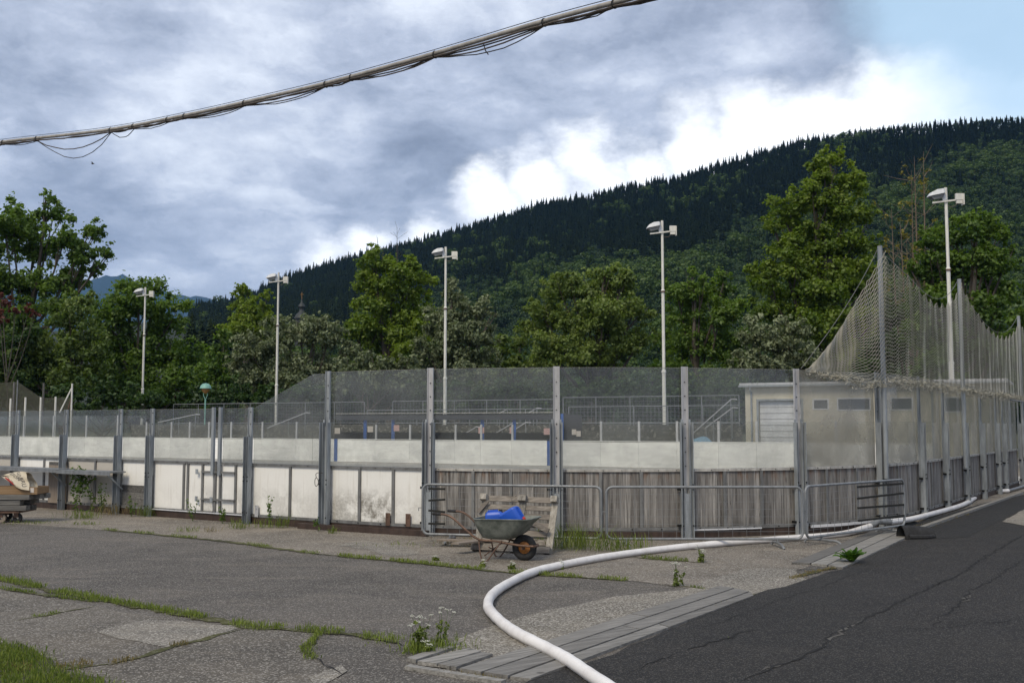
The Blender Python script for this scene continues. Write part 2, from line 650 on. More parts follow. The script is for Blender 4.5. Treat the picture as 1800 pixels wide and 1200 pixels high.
mat('stucco', rough=.9, fn=tex_stucco)
mat('shutter_white', rough=.5, fn=tex_metal((.66, .67, .70), .08))
mat('dark_glass', color=(.03, .035, .04), rough=.15, spec=.6)
mat('terrace', rough=.95, fn=tex_asphalt((.085, .088, .082), .5, .35, 9))
mat('roof_red', color=(.18, .08, .05), rough=.9)
mat('wall_white', color=(.65, .64, .60), rough=.9)
mat('spire_dark', color=(.03, .035, .035), rough=.6)


def mk_glass(name, haze_lo, haze_hi, tint=(.93, .94, .93), hcol=(.42, .43, .42), low=0.25):
    m = bpy.data.materials.new(name)
    m.use_nodes = True
    t = NT(m.node_tree)
    m.node_tree.nodes.remove(m.node_tree.nodes['Principled BSDF'])
    out = m.node_tree.nodes['Material Output']
    p = geo_pos(t)
    r_ = orand(t)
    sp = t.new('ShaderNodeSeparateXYZ'); t.put(sp.inputs[0], p)
    off = t.new('ShaderNodeCombineXYZ'); t.put(off.inputs[0], t.math('MULTIPLY', r_, 50.0))
    q = t.vmath('ADD', p, off.outputs[0])
    cloud = t.noise(q, .9, 5, .6, .6)
    smear = t.noise(t.scale(q, (3, 3, 14)), 1.0, 5, .7, .5)
    streak = t.noise(t.scale(q, (26, 26, 1.5)), 1.0, 3, .6)
    spots = t.vor(q, 11)
    h = t.ss(cloud, .3, .72, haze_lo, haze_hi)
    h = t.math('ADD', h, t.ss(smear, .55, .8, 0, .10))
    h = t.math('ADD', h, t.ss(streak, .6, .8, 0, .05))
    h = t.math('ADD', h, t.ss(spots, .0, .035, .18, 0))
    h = t.math('ADD', h, t.math('MULTIPLY', t.ss(sp.outputs[2], 1.15, 1.95, low, 0), t.ss(cloud, .2, .6, .3, 1)))
    h = t.math('MULTIPLY', h, t.ss(r_, 0, 1, .8, 1.25), clamp=True)
    tr = t.new('ShaderNodeBsdfTransparent'); tr.inputs[0].default_value = (*tint, 1)
    df = t.new('ShaderNodeBsdfDiffuse'); df.inputs[0].default_value = (*hcol, 1)
    tl = t.new('ShaderNodeBsdfTranslucent'); tl.inputs[0].default_value = (*hcol, 1)
    a1 = t.new('ShaderNodeMixShader'); a1.inputs[0].default_value = .4
    t.l.new(df.outputs[0], a1.inputs[1]); t.l.new(tl.outputs[0], a1.inputs[2])
    a = t.new('ShaderNodeMixShader')
    t.put(a.inputs[0], h)
    t.l.new(tr.outputs[0], a.inputs[1]); t.l.new(a1.outputs[0], a.inputs[2])
    gl = t.new('ShaderNodeBsdfGlossy'); gl.inputs['Roughness'].default_value = .06
    gl.inputs[0].default_value = (.9, .9, .9, 1)
    lw = t.new('ShaderNodeLayerWeight'); lw.inputs[0].default_value = .5
    fm = t.math('MULTIPLY_ADD', t.math('POWER', lw.outputs['Facing'], 5.0), .8, .03)
    b = t.new('ShaderNodeMixShader')
    t.put(b.inputs[0], fm)
    t.l.new(a.outputs[0], b.inputs[1]); t.l.new(gl.outputs[0], b.inputs[2])
    t.l.new(b.outputs[0], out.inputs[0])
    MATS[name] = m


mk_glass('glass', .05, .18, low=.10, hcol=(.30, .31, .30))
mk_glass('glass_milky', .34, .62, low=.14, hcol=(.36, .345, .30))
mk_glass('glass_far', .0, .10, tint=(.96, .965, .96), low=.05)


def mk_leaf(name, c1, c2, trans=.35, rough=.55):
    m = bpy.data.materials.new(name)
    m.use_nodes = True
    t = NT(m.node_tree)
    m.node_tree.nodes.remove(m.node_tree.nodes['Principled BSDF'])
    out = m.node_tree.nodes['Material Output']
    at = t.new('ShaderNodeAttribute'); at.attribute_name = 'tone'
    r_ = orand(t)
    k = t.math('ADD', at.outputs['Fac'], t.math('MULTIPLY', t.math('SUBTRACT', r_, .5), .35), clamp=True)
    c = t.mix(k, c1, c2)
    df = t.new('ShaderNodeBsdfDiffuse'); t.put(df.inputs[0], c)
    tl = t.new('ShaderNodeBsdfTranslucent'); t.put(tl.inputs[0], t.mix(1.0, c, (1.15, 1.25, .55), 'MULTIPLY'))
    gl = t.new('ShaderNodeBsdfGlossy'); gl.inputs['Roughness'].default_value = rough
    gl.inputs[0].default_value = (.6, .62, .65, 1)
    a = t.new('ShaderNodeMixShader'); a.inputs[0].default_value = trans
    t.l.new(df.outputs[0], a.inputs[1]); t.l.new(tl.outputs[0], a.inputs[2])
    b = t.new('ShaderNodeMixShader'); b.inputs[0].default_value = .035
    t.l.new(a.outputs[0], b.inputs[1]); t.l.new(gl.outputs[0], b.inputs[2])
    t.l.new(b.outputs[0], out.inputs[0])
    MATS[name] = m


mk_leaf('leaf_mid', (.055, .110, .016), (.155, .240, .034), .48)
mk_leaf('leaf_yellow', (.090, .150, .016), (.23, .305, .034), .48)
mk_leaf('leaf_dark', (.022, .050, .012), (.065, .115, .024), .4)
mk_leaf('leaf_silver', (.095, .122, .055), (.26, .295, .175), .28)
mk_leaf('leaf_olive', (.078, .125, .026), (.20, .26, .060), .44)
mk_leaf('leaf_red', (.07, .022, .016), (.17, .055, .04))
mk_leaf('leaf_conifer', (.012, .022, .012), (.038, .060, .026), .08)
mk_leaf('leaf_far', (.022, .048, .013), (.072, .120, .026), .28)
mk_leaf('leaf_far_dark', (.014, .032, .012), (.050, .085, .024), .2)
mk_leaf('leaf_far_light', (.034, .066, .014), (.10, .15, .030), .3)
mk_leaf('leaf_gold', (.14, .13, .02), (.27, .23, .04))
mk_leaf('grass', (.085, .120, .020), (.22, .27, .05), .3)
mk_leaf('grass_bright', (.07, .115, .016), (.19, .23, .04), .3)
mk_leaf('grass_dry', (.13, .10, .04), (.25, .20, .09), .3)
mk_leaf('dock_leaf', (.06, .13, .015), (.14, .26, .03), .3)
mk_leaf('flower', (.62, .62, .55), (.75, .75, .68), .2)
mat('bark', rough=.95, fn=tex_metal((.075, .062, .048), .35))
mat('bark_pale', rough=.95, fn=tex_metal((.16, .12, .085), .35))
mat('hill_ground', rough=1, fn=tex_asphalt((.02, .030, .012), .5, .0, 3))
mat('mountain', rough=1, fn=tex_asphalt((.022, .040, .02), .4, .0, .01))
#PART2
# ------------------------------------------------------------------ grass blades and leaf clouds


def blades(pts, hgt, wid, m, name, label, parent=None, cat='grass', spread=.5, kind='stuff'):
    """pts (N,3) roots; each blade is a bent kite"""
    pts = np.asarray(pts, float)
    N = len(pts)
    a = rng.uniform(0, 2 * np.pi, N)
    lean = rng.uniform(.05, spread, N)
    la = rng.uniform(0, 2 * np.pi, N)
    h = hgt * rng.uniform(.2, 1.3, N) ** 1.3
    wd = wid * rng.uniform(.6, 1.3, N) / 2
    sx = np.stack([np.cos(a), np.sin(a), np.zeros(N)], 1)
    ld = np.stack([np.cos(la), np.sin(la), np.zeros(N)], 1)
    up = np.array([0, 0, 1.0])
    mid = pts + up * (h * .55)[:, None] + ld * (h * lean * .3)[:, None]
    tip = pts + up * (h * (1 - lean * .3))[:, None] + ld * (h * lean)[:, None]
    V = np.empty((N, 4, 3))
    V[:, 0] = pts
    V[:, 1] = mid + sx * wd[:, None]
    V[:, 2] = tip
    V[:, 3] = mid - sx * wd[:, None]
    me = np_mesh(name, V.reshape(-1, 3), 4, m, rng.uniform(0, 1, N))
    o = bpy.data.objects.new(name, me)
    link(o, parent)
    tag(o, label, cat if parent is None else None, None, kind)
    return o


def leaves(name, m, centers, radii, counts, size, tones, parent=None, flat=.8, kind=None, droop=0.0):
    """centers (K,3) of little clumps, radii (K,), counts (K,), tones (K,)"""
    idx = np.repeat(np.arange(len(centers)), counts)
    N = len(idx)
    g = rng.normal(0, 1, (N, 3))
    g /= np.linalg.norm(g, axis=1)[:, None] + 1e-9
    rr = np.abs(rng.normal(0, .62, N)) + .05
    off = g * (rr * radii[idx])[:, None]
    off[:, 2] *= flat
    c = centers[idx] + off
    nrm = g * .7 + rng.normal(0, .55, (N, 3)) + np.array([0, 0, .45])
    nrm /= np.linalg.norm(nrm, axis=1)[:, None]
    t1 = np.cross(nrm, rng.normal(0, 1, (N, 3)))
    t1 /= np.linalg.norm(t1, axis=1)[:, None] + 1e-9
    t1[:, 2] -= droop
    t2 = np.cross(nrm, t1)
    s = size * rng.uniform(.55, 1.3, N)
    V = np.empty((N, 4, 3))
    V[:, 0] = c - t1 * s[:, None] * .5
    V[:, 1] = c + t2 * s[:, None] * .32 + nrm * (s * .06)[:, None]
    V[:, 2] = c + t1 * s[:, None] * .55
    V[:, 3] = c - t2 * s[:, None] * .32 + nrm * (s * .06)[:, None]
    tn = np.clip(tones[idx] + rng.normal(0, .16, N), 0, 1)
    me = np_mesh(name, V.reshape(-1, 3), 4, m, tn)
    o = bpy.data.objects.new(name, me)
    link(o, parent)
    if kind: o['kind'] = kind
    return o


def tree(px, Yd, blobs, nleaf, size, m, label, cat='tree', name='tree', bark='bark', trunk_r=.28, squash=1.0, clump=.24, sub=42, group=None, lean=0, twigs=2, fill=.25, droop=0.0, basey=None, base_off=0.0):
    """blobs: (px, py, r_px) as seen; each becomes a real ellipsoid of foliage at its own depth"""
    base = G(px, 746 + 40)  # direction only
    base = P(px, 760, Yd)
    base.z = 0
    root = thing(name, label, cat, base, group=group)
    cs, rs, ts, wts = [], [], [], []
    centers3 = []
    for (bx, by, br) in blobs:
        dep = Yd + rng.uniform(-.6, .6) * br * Yd / F_PX
        c = np.array(P(bx, by, dep))
        r_ = br * Yd / F_PX
        centers3.append((c, r_))
        k = max(6, int(sub * (br / 40.0) ** .8))
        bt = rng.uniform(-.12, .12)
        for i in range(k):
            g = rng.normal(0, 1, 3); g /= np.linalg.norm(g)
            if g[2] < -.4: g[2] *= .5
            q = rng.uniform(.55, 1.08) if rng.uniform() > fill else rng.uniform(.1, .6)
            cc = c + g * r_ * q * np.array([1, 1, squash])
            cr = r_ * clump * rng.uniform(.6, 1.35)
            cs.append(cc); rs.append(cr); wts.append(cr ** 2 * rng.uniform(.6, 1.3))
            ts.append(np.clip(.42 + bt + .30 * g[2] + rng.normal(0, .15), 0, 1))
    cs = np.array(cs); rs = np.array(rs); ts = np.array(ts); wts = np.array(wts)
    cs[:, 2] = np.maximum(cs[:, 2], .4)
    cnt = np.maximum(3, (nleaf * wts / wts.sum()).astype(int))
    leaves('crown', m, cs, rs, cnt, size, ts, parent=root, droop=droop)
    # trunk and limbs
    mb = MB()
    top = max(centers3, key=lambda q: q[0][2])
    mean = np.mean([q[0] for q in centers3], axis=0)
    th = top[0][2]
    tp = [Vector((base.x + lean * k * .3 + rng.uniform(-.15, .15) * k, base.y + rng.uniform(-.15, .15) * k, 0)) for k in range(6)]
    for k in range(6):
        f = k / 5
        tp[k] = Vector(base).lerp(Vector(top[0]), f ** 1.2)
        tp[k].z = th * f
        tp[k] += Vector((rng.uniform(-.3, .3), rng.uniform(-.3, .3), 0)) * (1 if k else 0)
    trunk = smooth_pts(tp, 3)
    mb.tube(trunk, [trunk_r * (1 - .88 * i / (len(trunk) - 1)) + (trunk_r * .4 if i == 0 else 0) for i in range(len(trunk))], 8)
    mb.build('trunk', bark, root, smooth=True)
    mb = MB()
    for (c, r_) in centers3:
        h0 = max(.6, (c[2] - r_) * .55 + rng.uniform(-.3, .3))
        f = min(.95, h0 / th)
        st = trunk[int(f * (len(trunk) - 1))]
        en = Vector(c)
        md = st.lerp(en, .5) + Vector((0, 0, -.08 * (en - st).length))
        pp = smooth_pts([st, md, en], 4)
        r0 = trunk_r * (1 - f) * .55 + .03
        mb.tube(pp, [r0 * (1 - .8 * i / (len(pp) - 1)) for i in range(len(pp))], 5)
        for _ in range(twigs):
            g = Vector(rng.normal(0, 1, 3)).normalized()
            e2 = en + Vector((g.x, g.y, abs(g.z))) * r_ * .8
            s2 = pp[int(len(pp) * .7)]
            mb.tube([s2, s2.lerp(e2, .5) + g * .1, e2], [r0 * .35, r0 * .22, .012], 4)
    mb.build('limbs', bark, root, smooth=True)
    return root


# ------------------------------------------------------------------ ground
def sheet(name, pts, z, m, jit=.0, step=.35, kind='structure', label=None, cat=None):
    vs = []
    n = len(pts)
    for i in range(n):
        a = Vector(pts[i]); b = Vector(pts[(i + 1) % n])
        L = (b - a).length
        k = max(1, min(60, int(L / step))) if jit else 1
        for j in range(k):
            q = a.lerp(b, j / k)
            if jit and max(abs(q.x), abs(q.y)) < 26: q += Vector((random.uniform(-jit, jit), random.uniform(-jit, jit), 0))
            q.z = z
            vs.append(q)
    from mathutils.geometry import tessellate_polygon
    tri = tessellate_polygon([vs])
    me = bpy.data.meshes.new(name)
    me.from_pydata([tuple(v) for v in vs], [], [tuple(t) for t in tri])
    me.materials.append(MATS[m])
    # make every triangle face up
    import bmesh
    bm = bmesh.new(); bm.from_mesh(me)
    for f in bm.faces:
        if f.normal.z < 0: f.normal_flip()
    bm.to_mesh(me); bm.free()
    o = bpy.data.objects.new(name, me)
    link(o)
    tag(o, label, cat, None, kind)
    return o


def gp(lst):
    return [G(*q) if len(q) == 2 else Vector(q) for q in lst]


mb = MB()
rows = []
for j in range(25):
    rad = [0, 8, 30, 90, 180, 400, 900, 2000, 5000, 14000][min(j, 9)] if j < 10 else None
    if rad is None: break
    rows.append([(rad * math.cos(2 * math.pi * k / 48), rad * math.sin(2 * math.pi * k / 48), -.03) for k in range(48)])
mb.grid(rows, closed=True)
mb.build('ground', 'soil', kind='structure')

sheet('yard_asphalt', [(-60, -14, 0), (60, -14, 0), (60, 40, 0), (30, 60, 0), (-60, 60, 0)], 0.0, 'asphalt_grey')
sheet('concrete_apron', gp([(-400, 900), (0, 919), (180, 931), (400, 951), (560, 973), (700, 986), (850, 1002), (980, 1013), (1105, 1021), (1250, 1037), (1380, 1010),
                            (1480, 975), (1600, 928), (1800, 864), (1900, 832), (1700, 800), (900, 860), (-400, 850)]), .004, 'apron', .05)
sheet('gravel_strip', gp([(735, 1172), (800, 1122), (930, 1082), (1080, 1050), (1200, 1036), (1310, 1000), (1400, 1000), (1420, 1022), (1290, 1055), (1000, 1150), (930, 1195)]), .008, 'gravel', .05)
sheet('slab_paving', gp([(-500, 1000), (-200, 1014), (0, 1036), (150, 1063), (300, 1089), (440, 1105), (560, 1113), (546, 1150), (605, 1196), (640, 1290), (-500, 1500)]), .004, 'asphalt_slab', .03)
sheet('pale_slab_patch', gp([(165, 1112), (255, 1090), (435, 1101), (296, 1138)]), .008, 'concrete_light', .04, .2)
sheet('broken_slab_corner', gp([(540, 1192), (600, 1170), (608, 1180), (560, 1210)]), .008, 'concrete_light', .02, .2)
sheet('crumbled_screed', gp([(590, 958), (640, 950), (720, 962), (735, 975), (690, 977), (640, 966)]), .008, 'concrete_light', .07, .15)
sheet('asphalt_road', gp([(880, 1235), (938, 1199), (1080, 1150), (1300, 1053), (1480, 1001), (1600, 945), (1700, 906), (1810, 868), (1900, 838)]) +
      [Vector((60, 60, 0)), Vector((60, -14, 0)), Vector((-1, -14, 0))], .012, 'asphalt_dark', .04)
sheet('fresh_asphalt_patch', gp([(1560, 938), (1650, 908), (1740, 882), (1810, 868), (1900, 840), (1960, 850), (1775, 905), (1700, 945), (1640, 948)]), .016, 'asphalt_patch', .02)
sheet('concrete_pad', gp([(1762, 918), (1800, 896), (1860, 878), (1900, 930), (1800, 925)]), .020, 'concrete_light', .02)


def crack(px, wd, z, m, name, jit=.05):
    pts = []
    q = gp(px)
    for i in range(len(q) - 1):
        L = (q[i + 1] - q[i]).length
        k = max(2, int(L / .10))
        for j in range(k):
            p = q[i].lerp(q[i + 1], j / k)
            pts.append(p + Vector((random.gauss(0, jit * .5), random.gauss(0, jit * .5), 0)))
    pts.append(q[-1])
    mb = MB()
    L, Rr = [], []
    n = len(pts)
    for i, p in enumerate(pts):
        d = (pts[min(i + 1, n - 1)] - pts[max(i - 1, 0)]).normalized()
        s = Vector((-d.y, d.x, 0)) * wd * random.uniform(.25, 1.2) * min(1, (i + .3) / 5, (n - i) / 5)
        L.append((p.x + s.x, p.y + s.y, z)); Rr.append((p.x - s.x, p.y - s.y, z))
    mb.grid([L, Rr])
    # face up
    mb.f = [tuple(reversed(f)) for f in mb.f]
    return mb.build(name, m, kind='structure')


CR = [([(1300, 1200), (1390, 1165), (1445, 1140), (1455, 1120), (1510, 1095), (1560, 1070), (1610, 1045), (1680, 1015), (1700, 1000), (1800, 940)], .016),
      ([(1640, 1105), (1660, 1080), (1690, 1060), (1700, 1045), (1750, 1018), (1800, 985)], .012),
      ([(1530, 1108), (1640, 1106), (1810, 1090)], .007),
      ([(1190, 1150), (1220, 1140), (1260, 1128), (1300, 1115), (1335, 1108)], .014),
      ([(1100, 1185), (1150, 1165), (1195, 1148)], .010),
      ([(1230, 1110), (1330, 1070), (1450, 1030), (1530, 1000), (1640, 960)], .005),
      ([(1610, 1045), (1660, 1020), (1750, 1030)], .005)]
for q, wd in CR: crack(q, wd, .0165, 'crack', 'asphalt_crack', .045)
crack([(1440, 1142), (1480, 1112), (1520, 1092)], .02, .0162, 'crack_pale', 'crumbled_crack_edge', .06)
crack([(1340, 1182), (1380, 1168)], .03, .0162, 'crack_pale', 'crumbled_crack_edge', .06)
crack([(1690, 1060), (1705, 1048)], .03, .0162, 'crack_pale', 'crumbled_crack_edge', .06)
crack([(1365, 1000), (1420, 1003), (1480, 1001)], .025, .020, 'crack', 'asphalt_crack', .02)
crack([(560, 1113), (640, 1120), (730, 1137)], .012, .009, 'crack', 'slab_joint', .02)
crack([(545, 1150), (600, 1185)], .015, .011, 'crack', 'slab_joint', .02)
crack([(1105, 1021), (1260, 1036), (1330, 1041)], .008, .009, 'crack', 'slab_joint', .02)


def strip_pts(px, wd, per_m, gaps=0.0, clumpy=.5):
    q = gp(px)
    out = []
    for i in range(len(q) - 1):
        L = (q[i + 1] - q[i]).length
        nn = int(L * per_m)
        d = (q[i + 1] - q[i]).normalized()
        s = Vector((-d.y, d.x, 0))
        for _ in range(nn):
            f = random.random()
            p = q[i].lerp(q[i + 1], f)
            k = math.sin(p.x * 5.1 + i) * math.sin(p.x * 2.3 + 1.7 * p.y) + .5 * math.sin(p.x * 13 + p.y * 7)
            if k < -1 + gaps * 2: continue
            p = p + s * random.gauss(0, wd * (.6 + clumpy * max(0, k)))
            out.append((p.x, p.y, .004))
    return out


def soil_strip(px, wd, name='soil_joint'):
    crack(px, wd, .0095 if max(q[1] for q in px) < 1210 and px[0][0] != 1230 else .0165, 'moss', name, .03)


JO = [([(-150, 1000), (0, 1018), (100, 1040), (180, 1055), (300, 1076), (440, 1102), (560, 1110), (640, 1118), (700, 1130)], .09, 900, .10, .07, 'grass', 'thick green grass strip growing along the long joint across the lower left'),
      ([(0, 1034), (90, 1048), (170, 1058)], .05, 500, .25, .05, 'grass_bright', 'thin second line of grass just below the long joint at far left'),
      ([(20, 1092), (80, 1082), (165, 1066)], .035, 420, .45, .045, 'grass', 'short patchy grass in the leftmost cross joint of the slabs'),
      ([(190, 1170), (240, 1158), (300, 1138), (370, 1120), (430, 1106)], .05, 520, .35, .05, 'grass_dry', 'yellowish grass in the cross joint between two big slabs'),
      ([(562, 1112), (548, 1130), (536, 1142), (550, 1160)], .04, 600, .1, .05, 'grass', 'grass curling down the crack at the right end of the slabs'),
      ([(-100, 1190), (40, 1178), (130, 1172), (190, 1168)], .12, 500, .15, .07, 'grass_dry', 'dry grass along the edge of the lawn corner'),
      ([(180, 931), (300, 942), (400, 952), (470, 962), (560, 974)], .07, 420, .40, .06, 'grass', 'patchy grass line between grey asphalt and pale apron at left'),
      ([(560, 974), (700, 987), (800, 997), (900, 1007), (985, 1013), (1105, 1021)], .055, 800, .15, .07, 'grass', 'bright grass line passing in front of the wheelbarrow'),
      ([(1100, 978), (1160, 984), (1250, 990)], .06, 700, .2, .08, 'grass_bright', 'grass strip lying below the hose in front of the middle barrier'),
      ([(1390, 1018), (1430, 1006), (1490, 994)], .05, 500, .2, .04, 'grass_dry', 'short yellowish moss grass at the road edge below the dock plant'),
      ([(1165, 1028), (1200, 1031), (1240, 1036)], .03, 500, .3, .05, 'grass', 'small grass line under the lone yarrow right of the hose bend'),
      ([(1230, 1078), (1290, 1056), (1330, 1045)], .03, 150, .5, .03, 'grass_dry', 'sparse dry grass where the long planks meet the road'),
      ([(1615, 928), (1650, 920), (1700, 905)], .10, 250, .3, .06, 'grass_dry', 'dull grass clump between hose and dark patch near the barrier end'),
      ([(710, 1168), (730, 1178), (800, 1186), (880, 1198)], .035, 420, .3, .04, 'grass_dry', 'mossy grass along the sawn ends of the short planks'),
      ([(1280, 1122), (1300, 1118)], .05, 160, .0, .04, 'grass', 'tiny grass tuft in the road crack below the planks'),
      ]
for px, wd, dn, gap, hg, m_, lb in JO:
    blades(strip_pts(px, wd * .85, dn * .8, min(1, gap * 1.2 + .06)), hg * .8, .008, m_, 'grass', lb)
    soil_strip(px, wd * 1.0)

# lawn corner
lawn = gp([(-500, 1100), (-100, 1118), (0, 1132), (70, 1150), (110, 1180), (170, 1198), (220, 1215), (300, 1400), (-500, 1400)])
sheet('lawn_soil', lawn, .012, 'soil', .08, .2)
pts = []
from mathutils.geometry import intersect_point_tri_2d
cx = [p.x for p in lawn]; cy = [p.y for p in lawn]


def inside(x, y, poly):
    c = False
    n = len(poly)
    for i in range(n):
        a, b = poly[i], poly[i - 1]
        if (a.y > y) != (b.y > y) and x < (b.x - a.x) * (y - a.y) / (b.y - a.y) + a.x: c = not c
    return c


while len(pts) < 26000:
    x = random.uniform(-5.5, -2.2); y = random.uniform(6.3, 9.8)
    if inside(x + random.gauss(0, .06), y + random.gauss(0, .06), lawn) and random.random() < .55 + .45 * math.sin(x * 4.2) * math.sin(y * 3.1):
        pts.append((x, y, .01))
blades(pts, .055, .008, 'grass_bright', 'lawn_grass', 'bright green lawn grass filling the lower left corner')


def tuft(px, py, n, h, r, m_, label, wd=.010):
    c = G(px, py)
    pts = [(c.x + random.gauss(0, r), c.y + random.gauss(0, r * .6), .004) for _ in range(n)]
    return blades(pts, h, wd, m_, 'grass_tuft', label, cat='grass tuft', spread=.7, kind='stuff')


TU = [(150, 912, 200, .18, .20, 'grass', 'grass tuft under the creeper beside the plank shelf'),
      (200, 905, 160, .22, .22, 'grass_dry', 'dry weedy tuft at the foot of the third post from the left'),
      (255, 908, 110, .22, .10, 'grass', 'tall weeds at the post left of the gate leaf'),
      (60, 920, 180, .06, .30, 'grass', 'low grass patch in front of the timber cart'),
      (150, 922, 120, .07, .15, 'grass', 'low tuft right of the timber cart'),
      (330, 935, 90, .10, .12, 'grass', 'small tuft below the double gate, leftmost'),
      (370, 935, 60, .10, .08, 'grass_dry', 'dry small tuft below the double gate'),
      (420, 930, 120, .20, .10, 'grass', 'bushy weeds under the right gate leaf'),
      (465, 928, 90, .16, .12, 'grass', 'weeds below the first stained white panel'),
      (495, 928, 90, .24, .08, 'grass', 'tall weeds below the middle frame of the first stained panel'),
      (585, 938, 60, .14, .05, 'grass', 'single weed at the foot of the post with the wire loop'),
      (1000, 965, 420, .36, .26, 'grass_bright', 'tall lush grass right of the leaning pallet'),
      (1060, 968, 240, .28, .25, 'grass_bright', 'tall grass under the joint of the first two barriers'),
      (1110, 970, 170, .26, .20, 'grass_bright', 'grass tuft behind the hose under the second barrier'),
      (820, 958, 220, .12, .22, 'grass_dry', 'brown grass tuft left of the wheelbarrow legs'),
      (770, 1140, 260, .10, .14, 'grass', 'grass tuft at the corner of the short planks'),
      (735, 1148, 220, .10, .10, 'grass', 'grass around the yarrow by the short planks'),
      (700, 960, 60, .08, .25, 'grass', 'thin weeds on crumbled screed'),
      ]
for a in TU: tuft(*a)


def yarrow(px, py, n, h, label, cat='wild flower'):
    c = G(px, py)
    root = thing('yarrow_plant', label, cat, c, local=True)
    st, fl = MB(), MB()
    lv = []
    for i in range(n):
        a = random.uniform(0, 6.28)
        r_ = random.uniform(.0, .13) * h / .3
        b0 = Vector((random.gauss(0, .03), random.gauss(0, .03), 0))
        tp = Vector((math.cos(a) * r_, math.sin(a) * r_, h * random.uniform(.6, 1.1)))
        md = (b0 + tp) / 2 + Vector((random.gauss(0, .01), random.gauss(0, .01), 0))
        st.tube([b0, md, tp], [.0022, .002, .0014], 4)
        for k in range(9):
            q = tp + Vector((random.gauss(0, .013), random.gauss(0, .013), random.gauss(0, .003)))
            fl.lathe([(0, .003), (.006, .002), (.006, -.001), (0, -.003)], q, 5)
        for k in range(8):
            f = random.uniform(.05, .7)
            lv.append(b0.lerp(tp, f))
    st.build('stem', 'leaf_mid', root)
    fl.build('flower_head', 'flower', root)
    cs = np.array([tuple(q) for q in lv])
    leaves('foliage', 'grass', cs, np.full(len(cs), .02), np.full(len(cs), 6), .028, np.full(len(cs), .5), parent=root)
    return root


yarrow(735, 1142, 9, .30, 'tall yarrow with white heads beside the short planks')
yarrow(778, 1138, 4, .32, 'thin yarrow stem right of the taller one by the short planks')
yarrow(752, 1150, 5, .10, 'low white flowers between the yarrow and the plank ends')
yarrow(1190, 1030, 8, .26, 'lone yarrow plant right of the hose bend')
yarrow(1235, 988, 9, .22, 'yarrow with several white heads below the hose')
yarrow(985, 1000, 8, .12, 'yarrow leaning over the hose in front of the wheelbarrow wheel', )
yarrow(900, 1000, 9, .10, 'low white flowers in front of the wheelbarrow wheel')
yarrow(850, 996, 8, .09, 'low white flowers below the wheelbarrow legs')
yarrow(765, 985, 5, .07, 'small white flowers left of the wheelbarrow')
yarrow(730, 1095, 1, .04, 'single tiny white flower on the grey asphalt')

# dock plant
c = G(1497, 990)
dk = thing('dock_plant', 'broad-leaved bright green dock plant at the edge of the dark road', 'plant', c, local=True)
for i in range(26):
    a = random.uniform(0, 6.28)
    L = random.uniform(.22, .40)
    el = random.uniform(.55, 1.4)
    d = Vector((math.cos(a) * math.cos(el), math.sin(a) * math.cos(el), math.sin(el)))
    s = Vector((-math.sin(a), math.cos(a), 0))
    V = []
    seg = 5
    rows = []
    for k in range(seg + 1):
        f = k / seg
        p = d * L * f + Vector((0, 0, -.10 * f * f * L / .25)) + Vector((0, 0, .02))
        wv = .045 * math.sin(math.pi * min(.97, f * .85 + .12)) + .003
        rows.append([p - s * wv + Vector((0, 0, .012 * math.sin(f * 9 + i))), p - Vector((0, 0, .008)), p + s * wv + Vector((0, 0, .012 * math.cos(f * 9 + i)))])
    mb = MB(); mb.grid(rows)
    o = mb.build('leaf', 'dock_leaf', dk, smooth=True)
#PART3
# ------------------------------------------------------------------ rink geometry: straight side, corner of 8 m, straight end
UU = Vector((.833, -.553, 0)); VV = Vector((.553, .833, 0))
RC, A0, B0 = 8.0, -4.95, 14.2
ARC = RC * math.pi / 2


def AB(a, b, z=0.0):
    q = UU * a + VV * b
    q.z = z
    return q


def path(s, off=0.0):
    """point on the outer line of the boards at arc length s; off>0 goes outwards"""
    if s <= 0:
        return AB(A0 - RC + s, B0 - off)
    if s >= ARC:
        return AB(A0 + off, B0 + RC + (s - ARC))
    an = s / RC
    return AB(A0 - RC + math.sin(an) * (RC + off), B0 + RC - math.cos(an) * (RC + off))


def px_of(p):
    c, s_ = math.cos(TH), math.sin(TH)
    x, y, z = p.x, p.y, p.z - HC
    f = y * c + z * s_
    return 900 + F_PX * x / f


def s_at(px, off=0.0, z=.6):
    lo, hi = -14.0, 26.0
    for _ in range(50):
        m_ = (lo + hi) / 2
        q = path(m_, off); q.z = z
        if px_of(q) < px: lo = m_
        else: hi = m_
    return (lo + hi) / 2


def slab(mb, s0, s1, z0, z1, o0, o1, n=1, zt1=None):
    """solid following the boards; zt1 = top height at s1 when it slopes"""
    rows = []
    for i in range(n + 1):
        f = i / n
        s = s0 + (s1 - s0) * f
        zt = z1 if zt1 is None else z1 + (zt1 - z1) * f
        a = path(s, o0); b = path(s, o1)
        rows.append([(b.x, b.y, z0), (b.x, b.y, zt), (a.x, a.y, zt), (a.x, a.y, z0)])
    base = len(mb.v)
    mb.grid(rows, closed=True)
    mb.f.append((base + 3, base + 2, base + 1, base))
    e = base + n * 4
    mb.f.append((e, e + 1, e + 2, e + 3))


def nseg(s0, s1):
    return max(1, int(math.ceil(abs(s1 - s0) / .35))) if s1 > -1 and s0 < ARC + 1 else 1


# rink floor
mb = MB()
fl = [AB(-66, 42.0, .03), AB(-66, B0 + .1, .03)]
for i in range(13): fl.append(path(ARC * i / 12, -.1) + Vector((0, 0, .03)))
fl += [AB(A0 - .1, 42.0, .03)]
mb.poly(fl)
mb.f = [tuple(q) for q in mb.f]
rf = mb.build('rink_floor', 'rink_floor', kind='structure')

